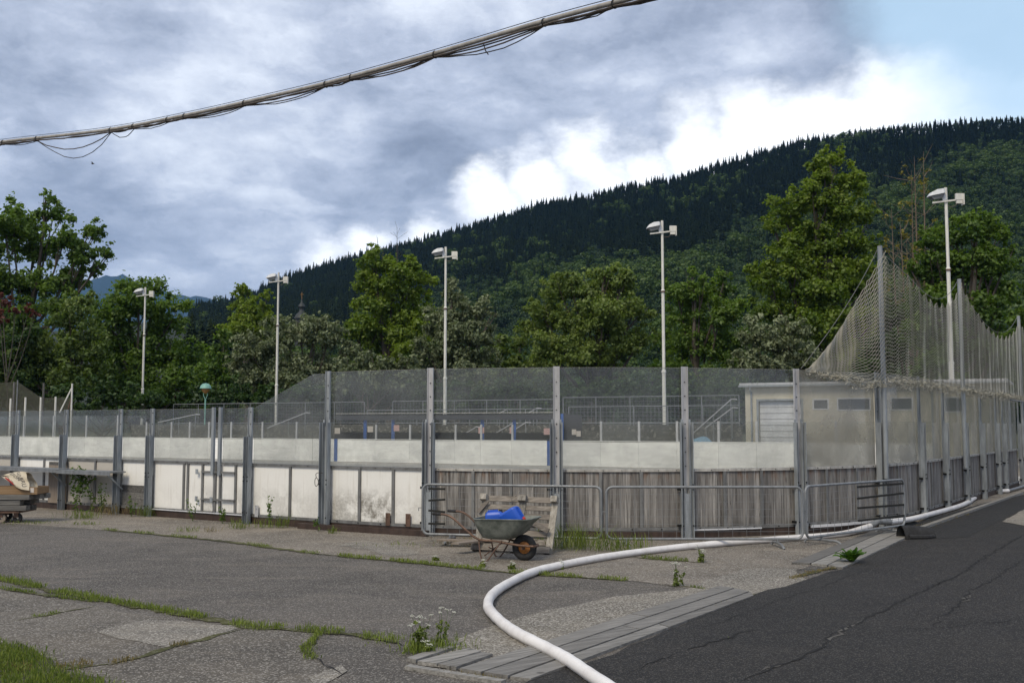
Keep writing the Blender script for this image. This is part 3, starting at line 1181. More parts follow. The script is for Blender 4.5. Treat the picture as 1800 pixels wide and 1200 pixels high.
ZR = 1.156
side = thing('rink_boards', 'side boards in dirty white plastic with low clear panes, left of the wheelbarrow', 'rink boards', path(-5, 0))
corner = thing('rink_boards', 'curved corner and end boards of weathered grey planks under tall hazy panes', 'rink boards', path(8, 0))
SPL = 758


def par(px): return side if px < SPL - 1 else corner


POSTS = [(-70, 0), (32, 0), (117, 0), (213, 0), (269, 0), (377, 1), (389, 1), (442, 2), (578, 3), (758, 3), (979, 3), (1204, 3), (1400, 3), (1541, 3), (1614, 3), (1656, 3),
         (1692, 3), (1722, 3), (1749, 3), (1761, 3), (1775, 4), (1794, 3)]
S_P = [s_at(p[0]) for p in POSTS]
LOWT, HIGHT = 2.225, 2.87


def bolt(mb, s, z, off, r_=.011):
    c = path(s, off)
    a = path(s, off + .012)
    mb.tube([Vector((c.x, c.y, z)), Vector((a.x, a.y, z))], r_, 6)


for (px, kd), s in zip(POSTS, S_P):
    pr = par(px)
    if kd == 1:                      # gate edge: only a narrow upper mullion
        mb = MB()
        slab(mb, s - .035, s + .035, ZR - .25, LOWT + .02, .035, .085)
        mb.build('gate_mullion', 'galv', pr)
        continue
    if kd == 4:
        mb = MB()
        slab(mb, s - .03, s + .03, ZR, HIGHT, .03, .08)
        mb.build('mullion', 'galv', pr)
        continue
    tall = kd == 3
    top = HIGHT if tall else LOWT
    low_top = 1.99 if tall else 1.72
    o = MB()
    # upper flat profile with folded lips
    slab(o, s - .055, s + .055, ZR - .30, top + .01, .040, .052)
    slab(o, s - .055, s - .045, ZR - .30, top + .01, .052, .078)
    slab(o, s + .045, s + .055, ZR - .30, top + .01, .052, .078)
    post = o.build('post', 'galv_light' if tall and 750 < px < 1500 else 'galv', pr)
    bb = MB()
    z = ZR + .05
    while z < top - .02:
        bolt(bb, s, z, .052)
        z += .235
    bb.build('bolt', 'bolt', post)
    # lower channel: two flanges and a web
    o = MB()
    wl = .105 if tall and px < 1500 else .075
    for sg in (-1, 1):
        e = s + sg * wl
        slab(o, min(e, e - sg * .058), max(e, e - sg * .058), .0, low_top - .05, .079, .087)
        slab(o, min(e, e - sg * .008), max(e, e - sg * .008), .0, low_top - .05, .0875, .165)
        slab(o, min(e - sg * .058, e - sg * .050), max(e - sg * .058, e - sg * .050), .0, low_top - .05, .0875, .135)
        # chamfered head
        i0 = e - sg * .058
        slab(o, min(e - sg * .02, i0), max(e - sg * .02, i0), low_top - .05, low_top, .079, .087)
    if not (tall and px < 1500) or px < 600:
        slab(o, s - .05, s + .05, .0, low_top - .12, .060, .0775)
    else:
        slab(o, s - .045, s + .045, .0, .75, .110, .120)
    ch = o.build('channel', 'galv', post)
    bb = MB()
    for zz in (.22, .82, .9):
        for sg in (-1, 1): bolt(bb, s + sg * (wl - .02), zz, .16, .014)
    slab(bb, s - wl - .05, s - wl, .80, .84, .05, .12)
    slab(bb, s - wl - .05, s - wl, .20, .24, .05, .12)
    bb.build('clamp', 'bolt', post)

# top rail, lower panels and glass, bay by bay
MIDS = {0: [], 1: [78], 2: [168], 3: [], 4: [324, 331, 357], 6: [415], 7: [511], 8: [633, 692], 9: [832, 898], 10: [1056, 1127], 11: [1273, 1338], 12: [1452, 1505], 13: [1578],
        14: [1636], 15: [1675], 16: [1707], 17: [1736], 18: [], 19: [1768], 20: []}
for i in range(len(POSTS) - 1):
    p0, p1 = POSTS[i], POSTS[i + 1]
    if p0[0] == 377: continue
    s0, s1 = S_P[i], S_P[i + 1]
    pr = par(p0[0] + 1)
    n = nseg(s0, s1)
    wood = p0[0] >= SPL
    # cap rail
    mb = MB()
    slab(mb, s0, s1, ZR - .045, ZR, -.09, .036, n)
    rail = mb.build('rail', 'rail_alu' if wood else 'batten', pr)
    bb = MB()
    k = int((s1 - s0) / .3)
    for j in range(k): bolt(bb, s0 + (j + .5) * (s1 - s0) / k, ZR - .022, .034, .008)
    bb.build('bolt', 'bolt', rail)
    # inner skin (what the players see)
    mb = MB()
    slab(mb, s0 + .005, s1 - .005, .06, ZR - .047, -.05, -.035, n)
    mb.build('inner_skin', 'far_board', pr)
    # frames and panels
    ms = [s_at(q) for q in MIDS.get(i, [])]
    edges = [s0 + .045] + ms + [s1 - .045]
    for q in ms:
        mb = MB()
        slab(mb, q - .027, q + .027, .14, ZR - .046, .0, .032)
        bolt(mb, q, .62, .03, .014)
        mb.build('batten', 'batten', pr)
    mb = MB()
    slab(mb, s0, s1, .135, .185, .006, .040, n)
    sill = mb.build('bottom_frame', 'batten', pr)
    bb = MB()
    for j in range(max(1, int((s1 - s0) / .5))): bolt(bb, s0 + .25 + j * .5, .16, .038, .012)
    bb.build('bolt', 'bolt', sill)
    for j in range(len(edges) - 1):
        a, b = edges[j] + (.029 if j else 0), edges[j + 1] - (.029 if j < len(edges) - 2 else 0)
        if b - a < .03: continue
        if not wood:
            if p0[0] == 213:
                mb = MB(); slab(mb, a, b, .62, ZR - .046, -.012, .004); mb.build('panel', 'panel_clean', pr)
                for (z0, z1) in ((.19, .33), (.335, .47), (.475, .615)):
                    mb = MB(); slab(mb, a, b, z0, z1, -.010, .012); mb.build('plank', 'timber_grey', pr)
                continue
            mt = 'panel_brownish' if p0[0] in (117, -70) else ('panel_clean' if p0[0] in (269, 389, 32) else 'panel_white')
            mb = MB(); slab(mb, a, b, .186, ZR - .046, -.012, .004, nseg(a, b)); mb.build('panel', mt, pr)
        else:
            k = max(1, int(round((b - a) / .118)))
            for q in range(k):
                x0 = a + (b - a) * q / k + .0015; x1 = a + (b - a) * (q + 1) / k - .0015
                pr_o = random.uniform(-.004, .005)
                mb = MB(); slab(mb, x0, x1, .186 + random.uniform(-.004, .004), ZR - .046, -.02, .006 + pr_o)
                mb.build('plank', 'plank_grey', pr)
    # glass
    if p0[1] == 2:                    # sloping pane from low to high
        sm = s_at(548)
        mb = MB()
        slab(mb, s0 + .04, sm, ZR + .003, LOWT, -.006, .006, 4, HIGHT - .03)
        slab(mb, sm + .0005, s1 - .02, ZR + .003, HIGHT - .03, -.006, .006, 1)
        mb.build('pane', 'glass', pr)
        bb = MB(); slab(bb, s0 + .04, sm, LOWT + .001, LOWT + .009, -.007, .007, 4, HIGHT - .021)
    else:
        top = HIGHT if p0[1] >= 3 else LOWT
        mb = MB(); slab(mb, s0 + .02, s1 - .02, ZR + .003, top - .01, -.006, .006, n)
        mb.build('pane', 'glass' if p0[0] < 1390 else 'glass_milky', pr)
        bb = MB(); slab(bb, s0 + .02, s1 - .02, top - .0095, top - .004, -.006, .006, n)
        bb.build('pane_edge', 'glass_milky', pr)

# base timbers / dark steel beam under the boards
for (a, b, pr) in ((s_at(-80), s_at(120), side), (s_at(121), s_at(268), side), (s_at(269), s_at(440), side), (s_at(441), s_at(575), side), (s_at(576), s_at(757), side), (s_at(759), s_at(975), corner),
                   (s_at(977), s_at(1203), corner), (s_at(1205), s_at(1400), corner), (s_at(1402), s_at(1540), corner), (s_at(1542), s_at(1655), corner), (s_at(1657), s_at(1794), corner)):
    mb = MB(); slab(mb, a, b, .005, .128, -.10, .03, nseg(a, b)); mb.build('base_beam', 'dark_beam', pr)
mb = MB(); slab(mb, s_at(270), s_at(438), .145, .162, .042, .060); mb.build('white_strip', 'shutter_white', side)
mb = MB(); slab(mb, s_at(540), s_at(760), .004, .10, .12, .24); mb.build('kerb_beam', 'dark_beam', side)
mb = MB(); slab(mb, s_at(1210), s_at(1335), .128, .150, .045, .06, 5); mb.build('white_strip', 'shutter_white', corner)
mb = MB(); slab(mb, s_at(1420), s_at(1530), .10, .145, .05, .075, 5); mb.build('white_strip', 'shutter_white', corner)
# small angle brackets at the foot of the white panels
for q in (432, 455, 685, 720):
    s = s_at(q)
    mb = MB(); slab(mb, s - .045, s + .045, .14, .36, .042, .056); bolt(mb, s, .30, .056, .012)
    mb.build('bracket', 'rusty' if q > 600 else 'galv_light', side)
# gate hardware: hinge leaves, two horizontal bars across the gate
gate = thing('rink_gate', 'narrow double gate of the rink with crossbars and hinges between white panels', 'gate', path(s_at(388), .02))
sa, sb = s_at(357), s_at(415)
for z in (.42, .96):
    mb = MB(); slab(mb, sa, sb, z - .018, z + .018, .034, .062); mb.build('crossbar', 'batten', gate)
    for q in (350, 376):
        s = s_at(q); mb = MB(); slab(mb, s - .035, s + .035, z - .05, z + .05, .063, .075); mb.build('hinge_plate', 'galv', gate)
for q in (379, 388):
    s = s_at(q); mb = MB(); slab(mb, s - .028, s + .028, .13, ZR + .02, .004, .033); mb.build('gate_stile', 'batten', gate)
# gate infill between post 377 and 389
mb = MB(); slab(mb, s_at(377), s_at(389), .19, ZR - .05, -.02, -.005); mb.build('panel', 'panel_clean', gate)
for s in (s_at(436),):
    for z in (.36 - .15, .92):
        mb = MB(); slab(mb, s - .03, s + .03, z - .05, z + .05, .06, .11); mb.build('latch', 'bolt', side)
# wire loop on the post at 567
s = s_at(569)
c = path(s, .19)
pts = [Vector((c.x, c.y, 1.02 - .0)) + Vector((.0, 0, 0))]
t3 = (path(s + .1, .19) - path(s, .19)).normalized()
lp = []
for k in range(17):
    a = 2 * math.pi * k / 16
    lp.append(Vector((c.x, c.y, .86)) + t3 * math.sin(a) * .045 + Vector((0, 0, math.cos(a) * .075 - .01 * math.sin(2 * a))))
mb = MB(); mb.tube(lp, .006, 5)
mb.tube(smooth_pts([Vector((c.x, c.y, .93)), Vector((c.x, c.y, 1.0)) - t3 * .02, Vector((c.x, c.y, 1.03)) + t3 * .04, Vector(path(s + .12, .16).to_tuple()) + Vector((0, 0, 1.02))], 4), .006, 5)
mb.build('wire_loop', 'cable_dark', label='black wire loop hanging from the post beside a stained white panel', cat='wire loop')

# ------------------------------------------------------------------ far boards across the rink
far = thing('rink_boards', 'far side boards of the rink seen through the panes, white with two blue lines', 'rink boards', P(900, 800, 46))
FA, FB = P(-60, 765, 68), P(1560, 765, 41.4)
FA.z = FB.z = 0
FD = (FB - FA).normalized(); FL = (FB - FA).length
FN = Vector((FD.y, -FD.x, 0))          # towards the viewer
nb = 22
sF = lambda px: None


def fpt(px):
    lo, hi = -5, FL + 20
    for _ in range(40):
        m_ = (lo + hi) / 2
        q = FA + FD * m_; q.z = 1
        if px_of(q) < px: lo = m_
        else: hi = m_
    return (lo + hi) / 2


def fslab(mb, l0, l1, z0, z1, o0, o1):
    q = [FA + FD * l0 + FN * o0, FA + FD * l1 + FN * o0, FA + FD * l1 + FN * o1, FA + FD * l0 + FN * o1]
    mb.hexa([Vector((p.x, p.y, z0)) for p in (q[3], q[2], q[1], q[0])] + [Vector((p.x, p.y, z1)) for p in (q[3], q[2], q[1], q[0])])


fe = [-60, 40, 92, 150, 205, 256, 300, 332, 366, 405, 460, 520, 588, 594, 660, 720, 800, 845, 900, 962, 969, 1056, 1123, 1190, 1263, 1330, 1400, 1470, 1560, 1640]
fe_s = [fpt(q) for q in fe]
for i in range(len(fe) - 1):
    blue = fe[i] in (588, 962)
    mb = MB(); fslab(mb, fe_s[i] + .004, fe_s[i + 1] - .004, .20, 1.13 + .012 * math.sin(i * 5.3), 0, .03)
    mb.build('panel', 'blue_paint' if blue else 'far_board', far)
    mb = MB(); fslab(mb, fe_s[i] + .004, fe_s[i + 1] - .004, .03, .198, 0, .034)
    mb.build('kickplate', 'far_board' if not blue else 'blue_paint', far)
    mb = MB(); fslab(mb, fe_s[i] + .003, fe_s[i + 1] - .003, 1.145, 1.172, -.05, .045)
    mb.build('rail', 'far_board' if not blue else 'blue_paint', far)
    if fe[i] not in (594, 969, 588, 962):
        mb = MB()
        tp = 2.45 if fe[i] < 230 else 2.05
        if 590 < fe[i] < 980: tp = 1.9
        fslab(mb, fe_s[i] - .05, fe_s[i] + .05, 1.172, tp, -.08, -.02)
        mb.build('post', 'galv_light', far)
        if not (590 < fe[i] < 970):
            mb = MB(); fslab(mb, fe_s[i] + .05, fe_s[i + 1] - .05, 1.18, tp - .03, -.05, -.04)
            mb.build('pane', 'glass_far', far)

# ------------------------------------------------------------------ terraces, shelters, railings behind the far boards
DIRS = FD


def fq(px, off, z=0):
    """point offset metres behind the far boards, in the direction of pixel column px"""
    lo, hi = -20, FL + 40
    for _ in range(40):
        m_ = (lo + hi) / 2
        q = FA + FD * m_ - FN * off; q.z = 1.5
        if px_of(q) < px: lo = m_
        else: hi = m_
    q = FA + FD * ((lo + hi) / 2) - FN * off
    q.z = z
    return q


ter = thing('terrace', 'low stepped concrete spectator terrace behind the far boards', 'terrace', fq(800, 4))
for k in range(6):
    mb = MB()
    a, b = fq(230, 3.4 + k * .8), fq(1305, 3.4 + k * .8)
    c_, d_ = fq(1305, 4.2 + k * .8), fq(230, 4.2 + k * .8)
    z1 = .35 + k * .30
    pts4 = [a, b, c_, d_]
    mb.hexa([Vector((p.x, p.y, 0)) for p in pts4] + [Vector((p.x, p.y, z1)) for p in pts4])
    mb.build('step', 'terrace', ter)
mb = MB()
a, b, c_, d_ = fq(230, 8.21), fq(1305, 8.21), fq(1305, 12), fq(230, 12)
mb.hexa([Vector((p.x, p.y, 0)) for p in (a, b, c_, d_)] + [Vector((p.x, p.y, 1.9)) for p in (a, b, c_, d_)])
mb.build('platform', 'terrace', ter)


def railing(label, px0, px1, off, z0, z1, step_px, mesh=True, m='tube_galv', extra=None, name='railing'):
    a, b = fq(px0, off), fq(px1, off)
    t_ = thing(name, label, 'railing', (a + b) / 2 + Vector((0, 0, z0)))
    mb = MB()
    for z in (z1, z1 - .0): pass
    mb.tube([Vector((a.x, a.y, z1)), Vector((b.x, b.y, z1))], .024, 6)
    mb.tube([Vector((a.x, a.y, z0 + .12)), Vector((b.x, b.y, z0 + .12))], .018, 6)
    mb.build('handrail', m, t_)
    n = max(2, int(abs(px1 - px0) / step_px))
    for k in range(n + 1):
        p = a.lerp(b, k / n)
        mb = MB(); mb.tube([Vector((p.x, p.y, z0)), Vector((p.x, p.y, z1))], .026, 6)
        mb.build('upright', m, t_)
    if mesh:
        mb = MB()
        L = (b - a).length
        k = int(L / .22)
        d = (b - a) / k
        for j in range(k):
            p = a + d * j
            mb.tube([Vector((p.x, p.y, z0 + .12)), Vector((p.x, p.y, z1))], .0055, 3, cap=False)
        for z in np.arange(z0 + .3, z1, .2):
            mb.tube([Vector((a.x, a.y, z)), Vector((b.x, b.y, z))], .0055, 3, cap=False)
        mb.build('wire_mesh', m, t_)
    return t_


railing('long thin railing on the terrace top left of the tall panes', 304, 640, 11.5, 1.9, 3.35, 48, True)
railing('mesh railing on the terrace top behind the dugout roof', 690, 975, 11.0, 1.9, 3.35, 48, True)
railing('low front railing above the dugout roof', 645, 975, 7.6, 1.85, 2.75, 46, True)
railing('mesh railing right of the dugout, upper row', 990, 1300, 11.0, 1.9, 3.45, 54, True)
railing('mesh railing right of the dugout, lower row', 1000, 1300, 7.6, 1.85, 2.85, 54, True)


def stair_rail(pxa, ya, pxb, yb, off, label, r_=.03):
    a = fq(pxa, off); b = fq(pxb, off)
    pa = P(pxa, ya, a.y); pb = P(pxb, yb, b.y)
    t_ = thing('stair_rail', label, 'handrail', Vector((pa.x, pa.y, 0)))
    mb = MB(); mb.tube([pa, pb, pb + Vector((.25, 0, -.02))], r_, 6); mb.build('handrail', 'galv_light', t_)
    for f in (0.02, .55, .98):
        q = pa.lerp(pb, f)
        mb = MB(); mb.tube([q, Vector((q.x, q.y, .2))], r_ * .8, 6); mb.build('upright', 'tube_galv', t_)


stair_rail(1215, 764, 1286, 701, 4.8, 'pale sloping handrail right of the tall panes middle, upper of two')
stair_rail(1240, 752, 1288, 716, 6.4, 'pale sloping handrail behind the first, nearer the cream building')
stair_rail(800, 772, 838, 750, 5.0, 'sloping stair handrail leftmost inside the dugout view')
stair_rail(860, 768, 902, 743, 5.0, 'sloping stair handrail in the middle of the dugout view')
stair_rail(880, 770, 925, 742, 6.6, 'sloping stair handrail right in the dugout view')
stair_rail(878, 726, 892, 719, 8.0, 'short white handrail end above the dugout roof, left')
stair_rail(930, 725, 944, 717, 8.0, 'short white handrail end above the dugout roof, right')
stair_rail(470, 752, 538, 725, 6.0, 'sloping handrail behind the slanted pane')
stair_rail(278, 742, 345, 728, 6.0, 'sloping handrail behind the low panes left of the gate')

dug = thing('team_shelter', 'long dark team shelter with corrugated roof and blue posts behind the far boards', 'shelter', fq(780, 1.6))
mb = MB()
ra, rb = fq(590, .5), fq(974, .5)
rc, rd = fq(974, 2.6), fq(590, 2.6)
n = 90
rows = [[], []]
for k in range(n * 2 + 1):
    f = k / (n * 2)
    dz = .035 * (1 if k % 2 else -1)
    p = ra.lerp(rb, f); q = rd.lerp(rc, f)
    rows[0].append((p.x, p.y, 2.42 + dz)); rows[1].append((q.x, q.y, 2.30 + dz))
mb.grid(rows)
mb.build('roof', 'roof_sheet', dug)
mb = MB(); mb.bar(Vector((ra.x, ra.y, 2.47)), Vector((rb.x, rb.y, 2.47)), .03, .03); mb.build('roof_edge', 'rail_alu', dug)
mb = MB(); mb.bar(Vector((ra.x, ra.y, 2.25)) - FN * .05, Vector((rb.x, rb.y, 2.25)) - FN * .05, .05, .22); mb.build('fascia', 'dark_inside', dug)
mb = MB()
mb.hexa([Vector((p.x, p.y, .1)) for p in (rd + FN * .1, rc + FN * .1, rc, rd)] + [Vector((p.x, p.y, 1.5)) for p in (rd + FN * .1, rc + FN * .1, rc, rd)])
mb.build('rear_wall', 'dark_inside', dug)
for px in (642, 691, 848, 904, 973):
    p = fq(px, .75)
    mb = MB(); mb.box((p.x, p.y, 1.2), (.16, .16, 2.3)); mb.build('post', 'blue_paint', dug)
for px, py, m_ in ((593, 757, 'paper'), (651, 754, 'paper'), (697, 752, 'paper_pink'), (846, 756, 'paper_pink'), (901, 756, 'paper_pink'), (961, 758, 'paper_pink')):
    p = fq(px, .66)
    q = P(px, py, p.y)
    mb = MB(); mb.box(q, (.28, .02, .30)); mb.build('notice', m_, dug)
pen = thing('penalty_box', 'small dark penalty box with papers beside the team shelter', 'shelter', fq(1003, 1.4))
pa, pb, pc, pd = fq(990, .7), fq(1023, .7), fq(1023, 2.2), fq(990, 2.2)
mb = MB(); mb.hexa([Vector((p.x, p.y, .1)) for p in (pa, pb, pc, pd)] + [Vector((p.x, p.y, z)) for p, z in ((pa, 2.42), (pb, 2.32), (pc, 2.3), (pd, 2.4))]); mb.build('cabin', 'dark_inside', pen)
for px, py in ((1009, 759), (1017, 762)):
    p = fq(px, .64); q = P(px, py, p.y); mb = MB(); mb.box(q, (.2, .02, .25)); mb.build('notice', 'paper', pen)
p = fq(988, .5); mb = MB(); mb.box((p.x, p.y, 1.25), (.13, .13, 2.3)); mb.build('post', 'blue_paint', pen)
# blue tarpaulin heap and box
p = fq(1237, 1.6)
mb = MB()
rows = []
for i in range(9):
    row = []
    for j in range(17):
        x = -1.3 + 2.6 * j / 16; y = -.7 + 1.4 * i / 8
        z = max(0, 1.45 * (1 - abs(x + .1) / 1.45) ** .6 * (1 - abs(y) / .8) ** .5 + .05 * math.sin(x * 9 + y * 7)) if abs(y) < .7 and abs(x) < 1.3 else 0
        row.append((p.x + x, p.y + y, z))
    rows.append(row)
mb.grid(rows); mb.build('tarpaulin_heap', 'blue_faded', smooth=True, label='pale blue tarpaulin heap behind the far boards left of the cream building', cat='tarpaulin')

# ------------------------------------------------------------------ cream service building
bl, br_ = fq(1311, 3.2), fq(1765, 3.2)
BD = (br_ - bl).normalized(); BN = Vector((BD.y, -BD.x, 0)); BLn = (br_ - bl).length
bld = thing('service_building', 'long low cream building with flat roof and roller door seen through the right panes', 'building', (bl + br_) / 2)
BH = 3.66


def bpt(px):
    lo, hi = -5, BLn + 10
    for _ in range(40):
        m_ = (lo + hi) / 2
        q = bl + BD * m_; q.z = 2
        if px_of(q) < px: lo = m_
        else: hi = m_
    return (lo + hi) / 2


def bslab(mb, l0, l1, z0, z1, o0, o1):
    q = [bl + BD * l0 + BN * o1, bl + BD * l1 + BN * o1, bl + BD * l1 + BN * o0, bl + BD * l0 + BN * o0]
    mb.hexa([Vector((p.x, p.y, z0)) for p in q] + [Vector((p.x, p.y, z1)) for p in q])


ops = [(1334, 1409, 0, 2.95, 'door'), (1429, 1458, 2.55, 3.02, 'win'), (1472, 1532, 2.5, 3.05, 'dark'), (1566, 1606, 2.5, 3.05, 'dark'), (1660, 1700, 2.4, 3.05, 'dark')]
xs = sorted([0.0, BLn] + [bpt(v) for o_ in ops for v in o_[:2]])
mb = MB()
for i in range(len(xs) - 1):
    mid = (xs[i] + xs[i + 1]) / 2
    hit = [o_ for o_ in ops if bpt(o_[0]) < mid < bpt(o_[1])]
    if hit:
        o_ = hit[0]
        bslab(mb, xs[i], xs[i + 1], o_[3], BH, -.25, 0)
        if o_[2] > 0: bslab(mb, xs[i], xs[i + 1], 0, o_[2], -.25, 0)
    else:
        bslab(mb, xs[i], xs[i + 1], 0, BH, -.25, 0)
bslab(mb, 0, .25, 0, BH, -5, -.251)
bslab(mb, BLn - .25, BLn, 0, BH, -5, -.251)
bslab(mb, 0, BLn, 0, BH, -5.25, -5.0)
mb.build('wall', 'stucco', bld)
mb = MB(); bslab(mb, -.2, BLn + .2, BH + .002, BH + .10, -5.4, .22); mb.build('roof', 'galv_light', bld)
d0, d1 = bpt(1334), bpt(1409)
nsl = 11
for k in range(nsl):
    z0 = 2.93 * k / nsl; z1 = 2.93 * (k + 1) / nsl
    mb = MB(); bslab(mb, d0 + .02, d1 - .02, z0 + .012, z1 - .008, -.18, -.14 + .01 * (k % 2)); mb.build('door_slat', 'shutter_white', bld)
for o_ in ops[1:]:
    a, b = bpt(o_[0]), bpt(o_[1])
    mb = MB()
    bslab(mb, a, b, o_[2], o_[2] + .05, -.10, .02); bslab(mb, a, b, o_[3] - .05, o_[3], -.10, .02)
    bslab(mb, a, a + .06, o_[2] + .051, o_[3] - .051, -.10, .02); bslab(mb, b - .06, b, o_[2] + .051, o_[3] - .051, -.10, .02)
    fr = mb.build('window', 'shutter_white', bld)
    mb = MB(); bslab(mb, a + .06, b - .06, o_[2] + .05, o_[3] - .05, -.09, -.07); mb.build('pane', 'dark_glass', fr)

mb = MB(); bslab(mb, -.22, BLn + .22, BH - .08, BH - .001, .225, .32); mb.build('gutter', 'galv', bld)
for px in (1322, 1548, 1640):
    l_ = bpt(px)
    q = bl + BD * l_ + BN * .07
    mb = MB(); mb.tube([Vector((q.x, q.y, .1)), Vector((q.x, q.y, BH - .3)), Vector((q.x, q.y, BH - .25)) + BN * .18, Vector((q.x, q.y, BH - .05)) + BN * .2], .04, 8); mb.build('downpipe', 'galv', bld)
mb = MB(); bslab(mb, d0 - .09, d0, 0, 2.95, .002, .03); bslab(mb, d1, d1 + .09, 0, 2.95, .002, .03); bslab(mb, d0 - .09, d1 + .09, 2.951, 3.04, .002, .035); mb.build('door_frame', 'galv', bld)
# ------------------------------------------------------------------ goal-side safety net on steel poles
ZP = 5.25
net = thing('safety_net', 'cream safety net hung from tall steel poles above the end boards', 'net', path(s_at(1548), .12))
PX_P = [(1548, 5.2), (1688, 5.27), (1792, 5.2)]
s_st = s_at(1403)
sp = [s_st] + [s_at(q[0], .14, 3) for q in PX_P] + [s_at(1792, .14, 3) + 6]
zp = [HIGHT + .01] + [q[1] for q in PX_P] + [5.2]
for i in (1, 2, 3):
    c = path(sp[i], .19)
    mb = MB(); mb.tube([Vector((c.x, c.y, .9)), Vector((c.x, c.y, zp[i] + .06))], .045, 10)
    mb.build('pole', 'galv', net, smooth=True)
SAG = [.05, .62, .75, .8]


def cable_z(i, f):
    return zp[i] * (1 - f) + zp[i + 1] * f - 4 * SAG[i] * f * (1 - f) * (.8 + .4 * f)


OFFN = .14
for i in range(4):
    pts = []
    for k in range(25):
        f = k / 24
        q = path(sp[i] + (sp[i + 1] - sp[i]) * f, OFFN); q.z = cable_z(i, f)
        pts.append(q)
    mb = MB(); mb.tube(pts, .006, 4); mb.build('cable', 'batten', net)


def net_panel(i, nsc, fstart, drop, name='netting'):
    """real strands: zigzag twine rows between a scalloped head line and a ragged foot"""
    sa_, sb_ = sp[i] + (sp[i + 1] - sp[i]) * fstart, sp[i + 1] - (.0 if i else -.05)
    L = sb_ - sa_
    nu = int(L / .080); nu -= nu % 2
    nv = 66 if i else 56
    V = np.zeros((nv + 1, nu + 1, 3))
    for a in range(nu + 1):
        f = a / nu
        s = sa_ + L * f
        ff = (s - sp[i]) / (sp[i + 1] - sp[i])
        ff = min(max(ff, 0), 1)
        zc = cable_z(i, ff)
        sc = abs(math.sin(math.pi * nsc * f))          # 0 at the hooks
        ztop = zc - drop * math.sin(math.pi * f) * (.55 if i else .6) - .14 * sc * (1 if i else .35) - .03
        zbot = 2.72 + .05 * math.sin(s * 5) + .03 * math.sin(s * 13 + 1)
        if i == 0: zbot = HIGHT - .02 - .18 * min(1, ff * 1.3) + .035 * math.sin(s * 8)
        ztop = max(ztop, zbot + .02)
        for b in range(nv + 1):
            t_ = b / nv
            amp = (.05 * (1 - t_) + .015) * (.7 if i == 0 else .12)
            fold = amp * math.cos(2 * math.pi * nsc * f) * (.4 + .6 * (1 - t_)) + (.04 if i == 0 else .012) * math.sin(s * 3.1 + t_ * 2)
            p = path(s + .02 * math.sin(t_ * 9 + s * 3), OFFN + .02 + .07 + fold * .6)
            zz = ztop + (zbot - ztop) * (t_ ** .93)
            zz += .03 * math.sin(s * 2.3 + t_ * 5) * t_ * (1 - t_) * 4
            V[b, a] = (p.x, p.y, zz)
    # zigzag vertices
    tris = []
    segs = []
    for b in range(nv):
        for a in range(nu):
            if (a + b) % 2 == 0:
                segs.append((V[b, a], V[b + 1, a + 1]))
            else:
                segs.append((V[b, a + 1], V[b + 1, a]))
    A = np.array([q[0] for q in segs]); B = np.array([q[1] for q in segs])
    return A, B


def strands(A, B, r_, m, name, parent, kind='stuff'):
    d = B - A
    L = np.linalg.norm(d, axis=1)[:, None] + 1e-9
    d = d / L
    up = np.array([0.13, .21, 1.0])
    x = np.cross(d, up); x /= np.linalg.norm(x, axis=1)[:, None] + 1e-9
    y = np.cross(x, d)
    N = len(A)
    P3 = []
    for k in range(3):
        an = 2 * math.pi * k / 3
        P3.append((x * math.cos(an) + y * math.sin(an)) * r_)
    V = np.empty((N, 3, 4, 3))
    for k in range(3):
        k2 = (k + 1) % 3
        V[:, k, 0] = A + P3[k]; V[:, k, 1] = A + P3[k2]; V[:, k, 2] = B + P3[k2]; V[:, k, 3] = B + P3[k]
    me = np_mesh(name, V.reshape(-1, 3), 4, m)
    o = bpy.data.objects.new(name, me)
    link(o, parent)
    o['kind'] = kind
    return o


for i, nsc, fs, dr in ((0, 7, 0.0, .12), (1, 11, .0, .10), (2, 13, .0, .10), (3, 12, 0, .1)):
    A, B = net_panel(i, nsc, fs, dr)
    strands(A, B, .0046, 'rope', 'netting', net)
    # bunched foot of the net
    Lx = sp[i + 1] - sp[i]
    A2, B2 = [], []
    for k in range(int(Lx * 170)):
        s = sp[i] + random.uniform(.1, Lx)
        ff = (s - sp[i]) / Lx
        zb = 2.72 if i else HIGHT - .04 - .18 * min(1, ff * 1.3)
        thick = (.5 + .5 * math.sin(s * 2.1) ** 2) * (min(1, ff * 2) if i == 0 else 1)
        z = zb + random.gauss(-.02, .055) * thick
        p = path(s, OFFN + .08 + random.gauss(0, .03)); p.z = z
        q = path(s + random.gauss(0, .06), OFFN + .08 + random.gauss(0, .03)); q.z = z + random.gauss(0, .035)
        A2.append(tuple(p)); B2.append(tuple(q))
    strands(np.array(A2), np.array(B2), .0065, 'rope', 'net_foot', net)
# loose brace wire and right-hand bits
mb = MB()
a = path(s_at(1765), .2); b = path(s_at(1765) + 3.2, .2)
mb.tube([Vector((a.x, a.y, 2.62)), Vector((b.x + .6, b.y, 2.5))], .018, 6)
mb.build('stay_bar', 'tube_galv', net)
ZZ = None
